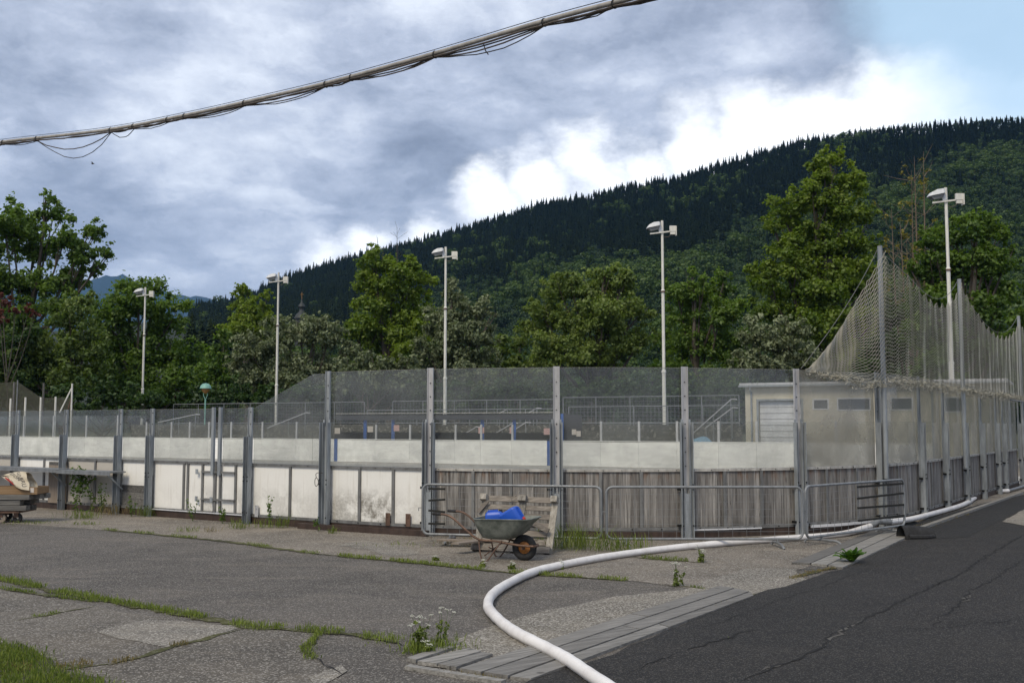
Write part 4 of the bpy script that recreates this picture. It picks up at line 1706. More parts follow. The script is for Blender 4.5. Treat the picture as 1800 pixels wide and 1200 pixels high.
#PART4
# ------------------------------------------------------------------ floodlight masts
def mast(px, pytop, Yd, label):
    top = P(px, pytop, Yd)
    base = P(px, 760, Yd); base.z = 0
    base.x = P(px, 746, Yd).x
    H = top.z
    t_ = thing('floodlight_mast', label, 'floodlight', base, local=True, group='floodlights along the far side of the rink')
    mb = MB()
    mb.tube([(0, 0, 0), (0, 0, 4.6)], .105, 10)
    mb.lathe([(.105, 4.6), (.125, 4.62), (.125, 4.70), (.085, 4.78)], n=10)
    mb.tube([(0, 0, 4.75), (0, 0, H * .70)], .085, 10)
    mb.lathe([(.085, H * .70), (.10, H * .70 + .02), (.10, H * .70 + .10), (.07, H * .70 + .14)], n=10)
    mb.tube([(0, 0, H * .70 + .1), (0, 0, H)], .070, 10)
    mb.build('pole', 'lamp_white', t_, smooth=True)
    mb = MB(); mb.tube([(0, -.02, H * .70 - .02), (0, -.02, H * .70 + .05)], .125, 8)
    mb.build('collar', 'rusty', t_)
    zb = H - .62
    mb = MB()
    mb.bar((-.85, -.12, zb - .10), (.85, -.12, zb + .06), .07, .07)
    mb.build('crossbar', 'lamp_white', t_)
    # shovel-shaped floodlight, tilted left and down
    mb = MB()
    secs = [(-.16, .22, .10, .24), (-.26, .30, .06, .28), (-.62, .30, .0, .24), (-.92, .27, -.04, .12), (-1.08, .22, -.07, -.03)]
    rows = []
    for x, hw, zb0, zt in secs:
        rows.append([(x, -hw - .1, zb + .25 + zb0), (x, -hw * .75 - .1, zb + .25 + zt), (x, hw * .75 - .1, zb + .25 + zt), (x, hw - .1, zb + .25 + zb0)])
    mb.grid(rows)
    mb.poly(rows[0][::-1]); mb.poly(rows[-1])
    hd = mb.build('lamp_head', 'lamp_grey', t_)
    heads = [hd]
    mb = MB()
    mb.poly([(-.18, -.30, zb + .34), (-1.05, -.28, zb + .185), (-.80, -.24, zb + .03), (-.26, -.24, zb + .13)])
    mb.poly([(-.18, .10, zb + .34), (-.26, .04, zb + .13), (-.80, .04, zb + .03), (-1.05, .08, zb + .185)])
    mb.poly([(-.26, -.24, zb + .13), (-.80, -.24, zb + .03), (-.80, .04, zb + .03), (-.26, .04, zb + .13)])
    mb.build('lens', 'dark_lens', hd)
    mb = MB(); mb.bar((-.24, -.12, zb + .32), (-.10, -.12, zb + .02), .05, .25); mb.build('bracket', 'lamp_grey', t_)
    mb = MB(); mb.box((.68, -.2, zb + .16), (.42, .16, .30)); mb.box((.68, -.2, zb - .08), (.34, .14, .14)); mb.box((.90, -.2, zb + .04), (.06, .30, .50))
    mb.build('ballast_box', 'lamp_white', t_)
    mb = MB(); mb.tube(smooth_pts([(.08, -.1, zb - .25), (.35, -.15, zb - .28), (.6, -.2, zb - .14)], 4), .018, 5); mb.build('cable', 'cable_brown', t_)
    for q_ in [hd] + [z_ for z_ in bpy.data.objects if z_.parent == t_ and z_.name.split('.')[0] in ('crossbar', 'bracket', 'ballast_box', 'cable')]:
        q_.scale = (.78, .85, 1)
    return t_


mat('dark_lens', color=(.22, .23, .24), rough=.25, spec=.6)
HM = 12.7 - HC
for px, py, lb in ((249, 505, 'leftmost white floodlight mast, in front of the round green tree'),
                   (485, 479, 'white floodlight mast beside the grey willow, second from the left'),
                   (782, 434, 'white floodlight mast in front of the silver willow, middle of the five'),
                   (1168, 388, 'white floodlight mast against the dark hill, fourth from the left'),
                   (1676, 330, 'nearest and tallest looking floodlight mast, rising behind the safety net')):
    d = ray(px, py)
    Yd = HM * d.y / d.z
    mast(px, py, Yd, lb)

# green park lamp
Yl = 71.5
b0 = P(360, 746, Yl); b0.z = 0
pl = thing('park_lamp', 'small park lamp with green mushroom shade beyond the terrace', 'lamp', b0, local=True)
zt = P(360, 683, Yl).z
mb = MB(); mb.tube([(0, 0, 0), (0, 0, zt - .75)], .05, 8)
for sg in (-1, 1): mb.tube([(0, 0, zt - .75), (sg * .12, 0, zt - .5), (sg * .14, 0, zt - .3)], .025, 6)
mb.build('pole', 'verdigris', pl)
mb = MB(); mb.lathe([(.02, .38), (.2, .34), (.34, .2), (.40, .02), (.38, 0), (.0, .02)], (0, 0, zt), 16); mb.build('shade', 'verdigris', pl, smooth=True)
mb = MB(); mb.lathe([(.28, .0), (.26, -.12), (.10, -.32), (.0, -.34)], (0, 0, zt), 14); mb.build('glass_bowl', 'amber', pl, smooth=True)

# ball-stop fence at far left
def fence_left():
    Yd = 71
    t_ = thing('ball_fence', 'tall ball-stop fence with dark netting and wooden posts at the far left', 'fence', P(60, 746, Yd) * 1 - Vector((0, 0, HC)))
    for px, yt, r_, m_ in ((25, 671, .07, 'timber_grey'), (31, 668, .04, 'tube_galv'), (77, 673, .07, 'timber_grey'), (127, 674, .06, 'lamp_white'), (19, 700, .07, 'lamp_white'), (45, 698, .07, 'lamp_white'),
                           (72, 698, .07, 'lamp_white'), (98, 697, .07, 'lamp_white')):
        q = P(px, yt, Yd)
        mb = MB(); mb.tube([Vector((q.x, q.y, 0)), q], r_, 6); mb.build('post', m_, t_)
    a = P(127, 680, Yd); b = P(105, 725, Yd)
    mb = MB(); mb.tube([a, b], .05, 6); mb.build('brace', 'lamp_white', t_)
    a = P(125, 700, Yd); b = P(119, 722, Yd)
    mb = MB(); mb.tube([a, b], .04, 6); mb.build('brace', 'rusty', t_)
    A, B = [], []
    def top(px):
        if px < 31: return 671 + (31 - px) * .04
        if px < 72: return 671 + (px - 31) * .68
        return 699
    for px in range(-60, 128, 1):
        for y in range(0, 60, 2):
            y0 = top(px) + y
            if y0 > 740: break
            A.append(tuple(P(px, y0, Yd))); B.append(tuple(P(px + 1, y0 + 2, Yd)))
            A.append(tuple(P(px + 1, y0, Yd))); B.append(tuple(P(px, y0 + 2, Yd)))
    strands(np.array(A), np.array(B), .008, 'net_dark', 'netting', t_)
fence_left()

# ------------------------------------------------------------------ overhead conduit with strapped cables
CP = [(-420, 300, 19), (-200, 276, 17.5), (0, 250, 16), (185, 229, 14.8), (325, 203, 13.8), (430, 180, 13.0), (575, 146, 12.0), (765, 94, 10.8), (955, 38, 9.6), (1115, -4, 8.7), (1300, -50, 7.9), (1700, -150, 6.6)]
cpts = smooth_pts([P(*q) for q in CP], 10)
con = thing('overhead_conduit', 'long steel conduit slung overhead with dark cables strapped beneath it', 'cable', cpts[60])
mb = MB(); mb.tube(cpts, .023, 10); mb.build('conduit', 'conduit', con, smooth=True)
mb = MB(); mb.tube([p + Vector((0, 0, .042)) for p in cpts], .004, 4); mb.build('support_wire', 'cable_dark', con)


def cat_px(px):
    return min(range(len(cpts)), key=lambda i: abs(px_of(cpts[i]) - px))


ties = [-80, 6, 65, 195, 235, 295, 325, 430, 573, 618, 765, 957, 1080, 1200]


def con_at(px):
    i = cat_px(px)
    j = min(i + 1, len(cpts) - 1) if px_of(cpts[i]) < px else max(i - 1, 0)
    a, b = px_of(cpts[i]), px_of(cpts[j])
    f = 0 if abs(a - b) < 1e-6 else (px - a) / (b - a)
    return cpts[i].lerp(cpts[j], f)


for q in ties:
    p = con_at(q); p2 = con_at(q + 3)
    d = (p2 - p).normalized()
    mb = MB()
    ring = []
    x = d.orthogonal().normalized(); y = d.cross(x)
    for k in range(12):
        a = 2 * math.pi * k / 12
        ring.append(p + x * math.cos(a) * .036 + y * math.sin(a) * .036 + Vector((0, 0, -.014)))
    mb.tube(ring, .007, 5, closed=True)
    mb.build('cable_tie', 'cable_dark', con)
for ci, (r_, m_) in enumerate(((.011, 'cable_brown'), (.008, 'cable_dark'), (.008, 'cable_brown'), (.006, 'cable_dark'))):
    pts = []
    for i in range(len(ties) - 1):
        a, b = ties[i], ties[i + 1]
        L = (con_at(b) - con_at(a)).length
        sag = [.006, .020, .034, .050][ci] * L * random.uniform(.3, 1.3)
        if ci == 3 and a == 65: sag = .32
        if ci == 2 and a == 65: sag = .18
        if ci == 3 and a == 195: sag = .10
        for k in range(8):
            f = k / 8
            skew = f ** (1.0 if not (ci == 3) else 1.15)
            p = con_at(a + (b - a) * f) + Vector((0, 0, -.040 - 4 * sag * skew * (1 - skew) + random.gauss(0, .003)))
            p.y += (ci - 1.5) * .012
            pts.append(p)
    mb = MB(); mb.tube(pts, r_, 5); mb.build('cable', m_, con, smooth=True)
p = con_at(850); mb = MB(); mb.tube([p + Vector((0, 0, -.05)), p + Vector((.02, 0, -.12)), p + Vector((.05, 0, -.16))], .006, 5); mb.build('cable_tail', 'cable_dark', con)

# bird
bp = P(163, 288, 60)
bd = thing('bird', 'tiny dark bird flying below the left end of the overhead conduit', 'bird', bp, local=True)
mb = MB(); mb.lathe([(0, -.10), (.03, -.05), (.035, 0), (.02, .07), (0, .11)], n=8, M=Matrix.Rotation(R(90), 3, 'Y')); mb.build('body', 'cable_dark', bd, smooth=True)
for sg in (-1, 1):
    mb = MB(); mb.grid([[(-.03, 0, .01), (.04, 0, .01)], [(-.05, sg * .12, .07), (.02, sg * .12, .08)], [(-.10, sg * .26, .04), (-.07, sg * .26, .04)]]); mb.build('wing', 'cable_dark', bd)

# ------------------------------------------------------------------ hose
hp = [(1100, 1225), (1040, 1185), (1000, 1158), (960, 1136), (905, 1108), (872, 1082), (858, 1062), (866, 1042), (895, 1022), (940, 1002), (1000, 988), (1080, 974), (1180, 961), (1290, 951), (1400, 943), (1480, 936), (1530, 927)]
HR = .052
pts = []
for x, y in hp:
    q = G(x, y + 2, HR)
    pts.append(q)
# the last bit rises onto the barrier foot
pts[-1].z = .10
hs = smooth_pts(pts, 10)
mat('hose_white', rough=.45, fn=tex_metal((.70, .68, .66), .07, .42, .0))


def tex_hose(t, b, m):
    p = geo_pos(t)
    n = t.noise(p, 3, 6, .7)
    n2 = t.noise(p, 26, 5, .7)
    sp = t.new('ShaderNodeSeparateXYZ'); t.put(sp.inputs[0], p)
    c = t.mix(t.ss(n, .35, .75), (.78, .76, .74), (.62, .59, .57))
    c = t.mix(t.ss(n2, .58, .78, 0, .5), c, (.36, .32, .29))
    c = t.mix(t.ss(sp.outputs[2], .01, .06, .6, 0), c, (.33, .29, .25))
    t.put(b.inputs['Base Color'], c)
    t.put(b.inputs['Normal'], t.bump(n, .15, .01))


mat('hose_skin', rough=.42, fn=tex_hose)
hose = thing('hose', 'thick white hose curving in a big bend across the yard from the bottom edge', 'hose', hs[60])
mb = MB(); mb.tube(hs, [HR * (1 + .025 * math.sin(i * 1.3) + .02 * math.sin(i * .37)) for i in range(len(hs))], 16); mb.build('hose_pipe', 'hose_skin', hose, smooth=True)
h2 = [(1560, 914, .16), (1600, 909, .13), (1640, 899, .08), (1680, 888, .07), (1700, 880, .07), (1720, 868, .07), (1745, 861, .07), (1772, 859, .07)]
pts = [G(x, y + 3, z) for x, y, z in h2]
mb = MB()
hs2 = smooth_pts(pts, 8)
hose2 = thing('hose', 'second white hose running along the foot of the end boards into the distance', 'hose', hs2[10])
mb.tube(hs2, HR, 14); mb.build('hose_pipe', 'hose_skin', hose2, smooth=True)
e = pts[-1]
pts = [e, G(1790, 857, .07), G(1820, 848, .06), G(1860, 838, .06)]
mb = MB(); mb.tube(smooth_pts(pts, 5), HR * .75, 10); mb.build('grey_section', 'tube_galv', hose2, smooth=True)
e = hs2[0]; f_ = hs[-1]
mb = MB(); mb.tube([f_ + Vector((-.02, 0, 0)), f_.lerp(e, .5) + Vector((0, 0, .05)), e + Vector((.05, 0, 0))], HR * 1.12, 14)
mb.build('coupling', 'tube_galv', hose2, smooth=True)

# black rubber half shell near the barrier end
q = G(1608, 946)
rb = thing('rubber_sleeve', 'black split rubber sleeve lying under the hose joint by the barrier end', 'rubber sleeve', q, rotz=R(12), local=True)
rb.scale = (.72, 1.1, 1.35)
mb = MB(); rows = []
for x in (-.35, -.1, .15, .42):
    rows.append([(x, .13 * math.cos(a) - .02 * x, .16 * math.sin(a) * (1 - .5 * max(0, x)) + .005) for a in [math.pi * k / 9 for k in range(10)]])
for x in (.42, .15, -.1, -.35):
    rows.append([(x, .115 * math.cos(a) - .02 * x, .145 * math.sin(a) * (1 - .5 * max(0, x)) + .005) for a in [math.pi * k / 9 for k in range(10)]])
mb.grid(rows); mb.build('shell', 'black_rubber', rb, smooth=True)
mb = MB(); mb.tube(smooth_pts([(-.3, -.16, .035), (.1, -.18, .03), (.30, -.14, .03), (.42, -.10, .028)], 4), .03, 8); mb.build('lip', 'black_rubber', rb, smooth=True)
# dark sheeting humps at the foot of the end boards
for (x, y, l, nm) in ((1575, 922, .7, 'dark rubber sheeting heaped at the board foot, nearer hump'), (1650, 895, 1.3, 'dark rubber sheeting heaped at the board foot, farther hump')):
    q = G(x, y)
    mb = MB(); rows = []
    for i in range(9):
        row = []
        for j in range(15):
            u = j / 14 * 2 - 1; v = i / 8 * 2 - 1
            z = .16 * max(0, 1 - u * u) ** .7 * max(0, 1 - v * v) * (1 + .3 * math.sin(u * 7 + v * 5)) + .006
            p = q + VV * (u * l) + UU * (v * .28); row.append((p.x, p.y, z))
        rows.append(row)
    mb.grid(rows); mb.build('rubber_sheeting', 'black_rubber', smooth=True, label=nm, cat='rubber sheet')
q = G(1632, 905)
mb = MB(); mb.bar(q, q + Vector((-.12, .05, .38)), .035, .02); mb.build('stick', 'pallet_wood', label='thin pale stick leaning at the foot of the end boards', cat='stick')
# cut wooden edging beside the far hose
mb = MB(); a = G(1600, 938); b = G(1795, 868); mb.bar(a + Vector((0, 0, .03)), b + Vector((0, 0, .03)), .10, .06); mb.build('edging_beam', 'deck_wood', label='long grey timber edging between the second hose and the road', cat='timber')

# ------------------------------------------------------------------ plank strip: every plank on its own
strip = thing('plank_strip', 'strip of weathered grey planks laid flush between the yard and the dark road', 'boardwalk', G(1100, 1120))
# rows given by their pixel corners: (near-left, near-right, far-right, far-left)
rowsP = [[(938, 1197), (1290, 1057), (1322, 1044), (1305, 1040), (860, 1188)]]
def plankq(a, b, c, d, h=.024, m='deck_wood'):
    q = [G(*a), G(*b), G(*c), G(*d)]
    mb = MB()
    mb.hexa([Vector((p.x, p.y, -.01)) for p in q] + [Vector((p.x, p.y, h)) for p in q])
    o = mb.build('plank', m, strip)
    return o
def lerp2(a, b, f): return (a[0] + (b[0] - a[0]) * f, a[1] + (b[1] - a[1]) * f)
nl = [(935, 1198), (895, 1193), (848, 1186), (806, 1179)]     # sawn ends, near to far
fr = [(1325, 1050), (1318, 1043), (1292, 1037), (1262, 1033)]
for k in range(3):
    a0, a1 = nl[k], nl[k + 1]
    b0, b1 = fr[k], fr[k + 1]
    e = .055
    # two planks end to end in each row
    cut = (.62, .55, .66)[k]
    for f0, f1 in ((0, cut - .002), (cut + .002, 1)):
        n0 = lerp2(a0, b0, f0); n1 = lerp2(a0, b0, f1); m1 = lerp2(a1, b1, f1); m0 = lerp2(a1, b1, f0)
        n0, m0 = lerp2(n0, m0, e), lerp2(n0, m0, 1 - e)
        n1, m1 = lerp2(n1, m1, e), lerp2(n1, m1, 1 - e)
        plankq(n0, n1, m1, m0, .026 + random.uniform(-.004, .004))
# short pale planks at the lower end
sh = [[(802, 1178), (792, 1176), (860, 1153), (866, 1155)], [(790, 1176), (770, 1172), (850, 1151), (858, 1153)], [(768, 1172), (734, 1167), (822, 1144), (846, 1149)], [(731, 1165), (716, 1161), (784, 1139), (800, 1142)]]
for q in sh: plankq(q[0], q[1], q[2], q[3], .026 + random.uniform(0, .006))
mb = MB(); a = G(716, 1175); b = G(885, 1202)
mb.bar(a + Vector((0, 0, .01)), b + Vector((0, 0, .01)), .07, .04); mb.build('edge_board', 'deck_wood', strip)
# far end of the strip resumes towards the barrier
nf = [(1482, 1001), (1455, 996), (1425, 993), (1390, 992)]
ff_ = [(1600, 944), (1580, 938), (1558, 935), (1535, 934)]
for k in range(3):
    n0, m0 = lerp2(nf[k], nf[k + 1], .04), lerp2(nf[k], nf[k + 1], .96)
    n1, m1 = lerp2(ff_[k], ff_[k + 1], .04), lerp2(ff_[k], ff_[k + 1], .96)
    plankq(n0, n1, m1, m0, .03)

# ------------------------------------------------------------------ crowd barriers
def barrier(A, B, label, straps=None, feet=(.12, .88), foot_flip=1):
    """A, B: ground points under the two ends"""
    d = (B - A); L = d.length
    rot = math.atan2(d.y, d.x)
    t_ = thing('crowd_barrier', label, 'barrier', A, rotz=rot, local=True, group='galvanised barriers in front of the boards')
    z0, z1, rc = .13, .93, .10
    r_ = .021
    loop = []
    for cx_, cz, a0 in ((L - rc, z1 - rc, 0), (rc, z1 - rc, 90), (rc, z0 + rc, 180), (L - rc, z0 + rc, 270)):
        for k in range(6):
            a = R(a0 + 90 * k / 5)
            loop.append((cx_ + rc * math.cos(a), 0, cz + rc * math.sin(a)))
    mb = MB(); mb.tube(loop, r_, 10, closed=True); mb.build('frame', 'tube_galv', t_, smooth=True)
    mb = MB()
    n = int(L / .205)
    for k in range(1, n):
        x = L * k / n
        mb.tube([(x, 0, z0 + .01), (x, 0, z1 - .01)], .0028, 4, cap=False)
    for k in range(1, 7):
        z = z0 + (z1 - z0) * k / 7
        mb.tube([(.01, .006, z), (L - .01, .006, z)], .0028, 4, cap=False)
    mb.build('wire_mesh', 'tube_galv', t_)
    for f in feet:
        mb = MB()
        x = L * f
        mb.tube([(x, 0, z0), (x, 0, .055)], .020, 8)
        s = foot_flip
        mb.tube(smooth_pts([(x - .02, .30, .012), (x, .26, .06), (x, .1, .068), (x, -.1, .068), (x, -.27, .062), (x + .02, -.33, .010)], 4), .020, 8)
        mb.build('foot', 'tube_galv', t_, smooth=True)
    mb = MB(); mb.tube([(-.02, 0, .55), (-.07, 0, .55), (-.07, 0, .50)], .008, 5); mb.build('hook', 'tube_galv', t_)
    if straps:
        for k, z in enumerate((.30, .50, .68, .86)):
            mb = MB()
            dz = .012 * math.sin(k * 2.1)
            mb.bar((L * straps[0], -.005, z + dz), (L * straps[1], -.005, z - dz), .03, .032)
            mb.build('strap', 'strap_dark', t_)
    return t_


def at_depth(px, Y):
    q = P(px, 746, Y); q.z = 0
    return q


barrier(at_depth(744, 17.2), at_depth(1056, 16.5), 'mesh barrier behind the wheelbarrow and the leaning pallet', (.035, .13), (.16, .80))
barrier(at_depth(1065, 16.45), at_depth(1407, 16.45), 'middle mesh barrier right of the pallet with long grass at its foot', None, (.10, .87))
barrier(at_depth(1413, 16.6), at_depth(1585, 18.7), 'right mesh barrier with four dark bars across its far end', (.50, .99), (.14, .86))

# ------------------------------------------------------------------ leaning pallet
pc = G(905, 972)
pal = thing('pallet', 'weathered wooden pallet standing on edge and leaning behind the wheelbarrow', 'pallet', Vector((P(898, 746, 15.8).x, 15.75, 0)), rotz=R(-4), local=True)
pal.rotation_euler = Euler((R(-24), R(.5), R(-20)))
W_, H_ = 1.24, .90
for k in range(7):
    z = .06 + k * (H_ - .1) / 6
    mb = MB(); mb.box((0 + random.uniform(-.01, .01), .06, z), (W_, .02, .078 + random.uniform(-.01, .01))); mb.build('slat', 'pallet_wood', pal)
for x in (-W_ / 2 + .05, .06, W_ / 2 - .05):
    mb = MB(); mb.box((x, .038, H_ / 2), (.10, .022, H_)); mb.build('crossboard', 'pallet_light', pal)
    for z in (.05, H_ - .05):
        mb = MB(); mb.box((x, -.018, z), (.10 + .03 * (x == .06), .088, .09)); mb.build('block', 'pallet_light', pal)
mb = MB(); mb.box((0, -.074, .05), (W_, .022, .10)); mb.build('bottom_runner', 'pallet_wood', pal)
mb = MB(); mb.bar((.22, -.02, .50), (.56, -.06, .34), .075, .02, up=(0, 1, 0)); mb.build('broken_slat', 'pallet_wood', pal)
mb = MB(); mb.bar((-.62, -.03, .60), (-.50, .0, .80), .06, .02, up=(0, 1, 0)); mb.build('broken_slat', 'pallet_wood', pal)
mb = MB(); mb.tube(smooth_pts([(-.12, .0, .84), (-.16, -.02, .92), (-.17, -.02, 1.02)], 4), .006, 4); mb.tube(smooth_pts([(-.14, .0, .84), (-.05, -.02, .90), (.0, -.02, .97)], 4), .005, 4); mb.build('splinter', 'pallet_wood', pal)
# scrap boards behind the barrow
for (x0, y0, x1, y1, z) in ((770, 948, 850, 950, .10), (800, 955, 862, 948, .16)):
    a = G(x0, y0, z); b = G(x1, y1, z)
    mb = MB(); mb.bar(a, b, .16, .025); mb.build('scrap_board', 'ply_brown', label='loose scrap board on the beam left of the pallet, %s' % ('lower one' if z < .12 else 'upper one'), cat='board')

# ------------------------------------------------------------------ wheelbarrow
wb0 = G(922, 985)
PSI = R(-20)
wb = thing('wheelbarrow', 'old grey-green steel wheelbarrow with orange wheel hub, parked before the pallet', 'wheelbarrow', wb0, rotz=PSI, local=True)
WR = .182
whl = MB()
prof = []
for k in range(13):
    a = 2 * math.pi * k / 12
    prof.append((WR - .05 + .05 * math.cos(a), .045 * math.sin(a)))
MX = Matrix.Rotation(R(90), 3, 'X')
whl.lathe(prof, (0, 0, WR), 32, MX)
wheel = whl.build('tyre', 'black_rubber', wb, smooth=True)
mb = MB(); mb.lathe([(.118, -.035), (.120, -.03), (.112, .0), (.085, -.012), (.05, -.028), (.035, -.045), (.0, -.045)], (0, 0, WR), 24, Matrix.Rotation(R(90), 3, 'X'))
mb.lathe([(.118, .035), (.120, .03), (.112, .0), (.085, .012), (.05, .028), (.035, .045), (.0, .045)], (0, 0, WR), 24, Matrix.Rotation(R(90), 3, 'X'))
mb.build('rim', 'orange_rim', wb, smooth=True)
mb = MB(); mb.tube([(0, -.13, WR), (0, .13, WR)], .012, 8); mb.tube([(0, -.055, WR), (0, .055, WR)], .028, 10); mb.build('axle', 'rusty', wb)
# tray: rounded loft
def rrect(x0, x1, hy, z, r_, n=5, zf=0.0):
    out = []
    for cx_, cy_, a0 in ((x1 - r_, hy - r_, 0), (x0 + r_, hy - r_, 90), (x0 + r_, -hy + r_, 180), (x1 - r_, -hy + r_, 270)):
        for k in range(n):
            a = R(a0 + 90 * k / (n - 1))
            x = cx_ + r_ * math.cos(a)
            out.append((x, cy_ + r_ * math.sin(a), z + zf * (x - x0) / (x1 - x0)))
    return out
lv = [rrect(-.50, -.20, .17, .300, .08), rrect(-.57, -.12, .215, .315, .09), rrect(-.62, .0, .26, .40, .10), rrect(-.66, .07, .295, .49, .11, zf=.01), rrect(-.68, .17, .325, .580, .12, zf=.015)]
mb = MB(); mb.grid(lv, closed=True); mb.poly(lv[0][::-1])
inner = [[(x * .985 - .002, y * .98, z + .004) for x, y, z in q] for q in lv]
mb2 = MB(); mb.grid(inner[::-1], closed=True); mb.poly(inner[0])
mb.build('tray', 'barrow_steel', wb, smooth=True)
mb = MB(); mb.tube(lv[-1], .009, 6, closed=True); mb.build('tray_rim', 'barrow_steel', wb, smooth=True)
for sg in (-1, 1):
    mb = MB()
    mb.tube(smooth_pts([(.17, sg * .10, .215), (-.05, sg * .12, .225), (-.35, sg * .19, .275), (-.60, sg * .24, .30), (-.80, sg * .26, .44), (-.98, sg * .27, .585), (-1.10, sg * .27, .63), (-1.27, sg * .27, .635)], 5), .0165, 8)
    mb.build('handle', 'rusty', wb, smooth=True)
    mb = MB(); mb.tube([(-1.16, sg * .27, .634), (-1.29, sg * .27, .637)], .021, 8); mb.build('grip', 'black_rubber', wb, smooth=True)
    mb = MB()
    mb.tube(smooth_pts([(-.60, sg * .23, .30), (-.57, sg * .25, .12), (-.53, sg * .26, .012), (-.46, sg * .26, .012), (-.36, sg * .24, .15), (-.27, sg * .18, .285)], 5), .011, 8)
    mb.build('leg', 'rusty', wb, smooth=True)
mb = MB(); mb.tube([(-.50, -.26, .08), (-.44, .26, .20)], .009, 6); mb.tube([(-.50, .26, .08), (-.44, -.26, .20)], .009, 6); mb.build('leg_brace', 'rusty', wb)
mb = MB(); mb.tube([(.17, -.10, .215), (.20, 0, .215), (.17, .10, .215)], .0165, 8); mb.build('nose_bar', 'rusty', wb)


def barrow_pt(x, y, z):
    return wb0 + Matrix.Rotation(PSI, 3, 'Z') @ Vector((x, y, z))


def jerrycan(loc, rot, label, cap):
    t_ = thing('canister', label, 'canister', loc, local=True)
    t_.rotation_euler = rot
    t_.scale = (.88, .88, .9)
    import bmesh
    mb = MB()
    # body as rounded loft in z, with sloped shoulder
    def rr(hx, hy, z, r_=.035, dx=0): return [(x + dx, y, z) for x, y, _ in rrect(-hx, hx, hy, 0, r_)]
    L_ = [rr(.13, .10, .0), rr(.145, .115, .02), rr(.145, .115, .24), rr(.14, .11, .27), rr(.11, .085, .30, dx=-.01)]
    mb.grid(L_, closed=True); mb.poly(L_[0][::-1]); mb.poly(L_[-1])
    mb.build('body', 'blue_plastic', t_, smooth=True)
    mb = MB(); mb.bar((-.10, 0, .312), (.06, 0, .312), .045, .028); mb.box((-.10, 0, .295), (.03, .045, .03)); mb.build('handle', 'blue_plastic', t_, smooth=True)
    mb = MB(); mb.lathe([(.03, .26), (.03, .325), (.0, .33)], (.105, 0, 0), 12); mb.build('cap', cap, t_)


jerrycan(barrow_pt(-.44, .03, .40), Euler((R(0), R(-5), PSI + R(12))), 'upright blue plastic canister in the wheelbarrow, rear one', 'cable_dark')
jerrycan(barrow_pt(-.28, -.03, .52), Euler((R(4), R(58), PSI + R(4))), 'tilted blue plastic canister with red cap in the wheelbarrow', 'red_plastic')

# ------------------------------------------------------------------ left: timber cart, tray, bag
Yc = 20.5
def lp_(px, py, dy=0): return P(px, py, Yc + dy)
cart = thing('trolley', 'low trolley with thin steel handle and small castors carrying grey timbers', 'trolley', Vector((P(10, 746, Yc).x, Yc, 0)))
x0 = P(-90, 746, Yc).x; x1 = P(42, 746, Yc).x
mb = MB(); mb.box(((x0 + x1) / 2, Yc + .3, .215), (x1 - x0, .75, .04)); mb.build('deck', 'rusty', cart)
for px, dy in ((9, 0), (37, .05), (20, .6), (-70, 0)):
    c = P(px, 746, Yc + dy); 
    mb = MB(); mb.lathe([(.03, -.022), (.085, -.022), (.095, -.01), (.095, .01), (.085, .022), (.03, .022)], (c.x, c.y, .096), 18, Matrix.Rotation(R(90), 3, 'X')); w_ = mb.build('wheel', 'ply_brown' if px == 9 else 'black_rubber', cart, smooth=True)
    mb = MB(); mb.box((c.x - .02, c.y + .03, .155), (.09, .01, .10)); mb.box((c.x - .02, c.y - .03, .155), (.09, .01, .10)); mb.build('fork', 'rusty', cart)
mb = MB(); hx = P(5, 746, Yc).x
mb.tube(smooth_pts([(hx, Yc - .08, .22), (hx, Yc - .08, .95), (hx - .05, Yc - .05, 1.02), (hx - .35, Yc, 1.03)], 4), .016, 8); mb.build('push_handle', 'galv_light', cart, smooth=True)
TB = [  # (px0, px1, z, dy, height, label)
    (-110, 55, .30, 0.0, .10, 'bottom grey timber of the trolley stack, front row'),
    (-110, 66, .30, .22, .10, 'bottom grey timber of the trolley stack, rear row'),
    (-110, 44, .405, 0.0, .10, 'middle grey timber of the trolley stack, front row'),
    (-110, 62, .405, .24, .10, 'middle grey timber of the trolley stack, rear row'),
    (-110, 60, .51, -.02, .10, 'top grey timber of the trolley stack, front row'),
    (-110, 78, .51, .20, .10, 'top grey timber of the trolley stack, middle row'),
    (-110, 90, .51, .42, .10, 'longest grey timber on top of the trolley stack, rear row'),
    (-110, 70, .405, .48, .10, 'dark timber end deep inside the trolley stack')]
for p0, p1, z, dy, h, lb in TB:
    a = P(p0, 746, Yc + dy).x; b = P(p1, 746, Yc + dy).x
    mb = MB(); mb.box(((a + b) / 2, Yc + dy, z - .01), (b - a, .19, h - .005)); mb.build('timber', 'timber_grey', label=lb, cat='timber', group='timbers on the trolley', bevel=.006)
a = P(-110, 746, Yc).x; b = P(74, 746, Yc).x
tz = .556
tr = thing('cardboard_tray', 'shallow brown cardboard tray on top of the timbers', 'cardboard tray', Vector(((a + b) / 2, Yc + .15, tz)))
for nm, c_, d_ in (('base', ((a + b) / 2, Yc + .15, tz + .005), (b - a, .5, .01)), ('front_wall', ((a + b) / 2, Yc - .10, tz + .07), (b - a, .012, .14)), ('rear_wall', ((a + b) / 2, Yc + .40, tz + .07), (b - a, .012, .14)),
                   ('side_wall', (b - .006, Yc + .15, tz + .07), (.012, .48, .139))):
    mb = MB(); mb.box(c_, d_); mb.build(nm, 'card', tr)
mb = MB(); q = P(77, 746, Yc - .05).x; mb.box((b - .10, Yc - .108, tz + .08), (.07, .004, .09)); mb.build('sticker', 'paper', tr)

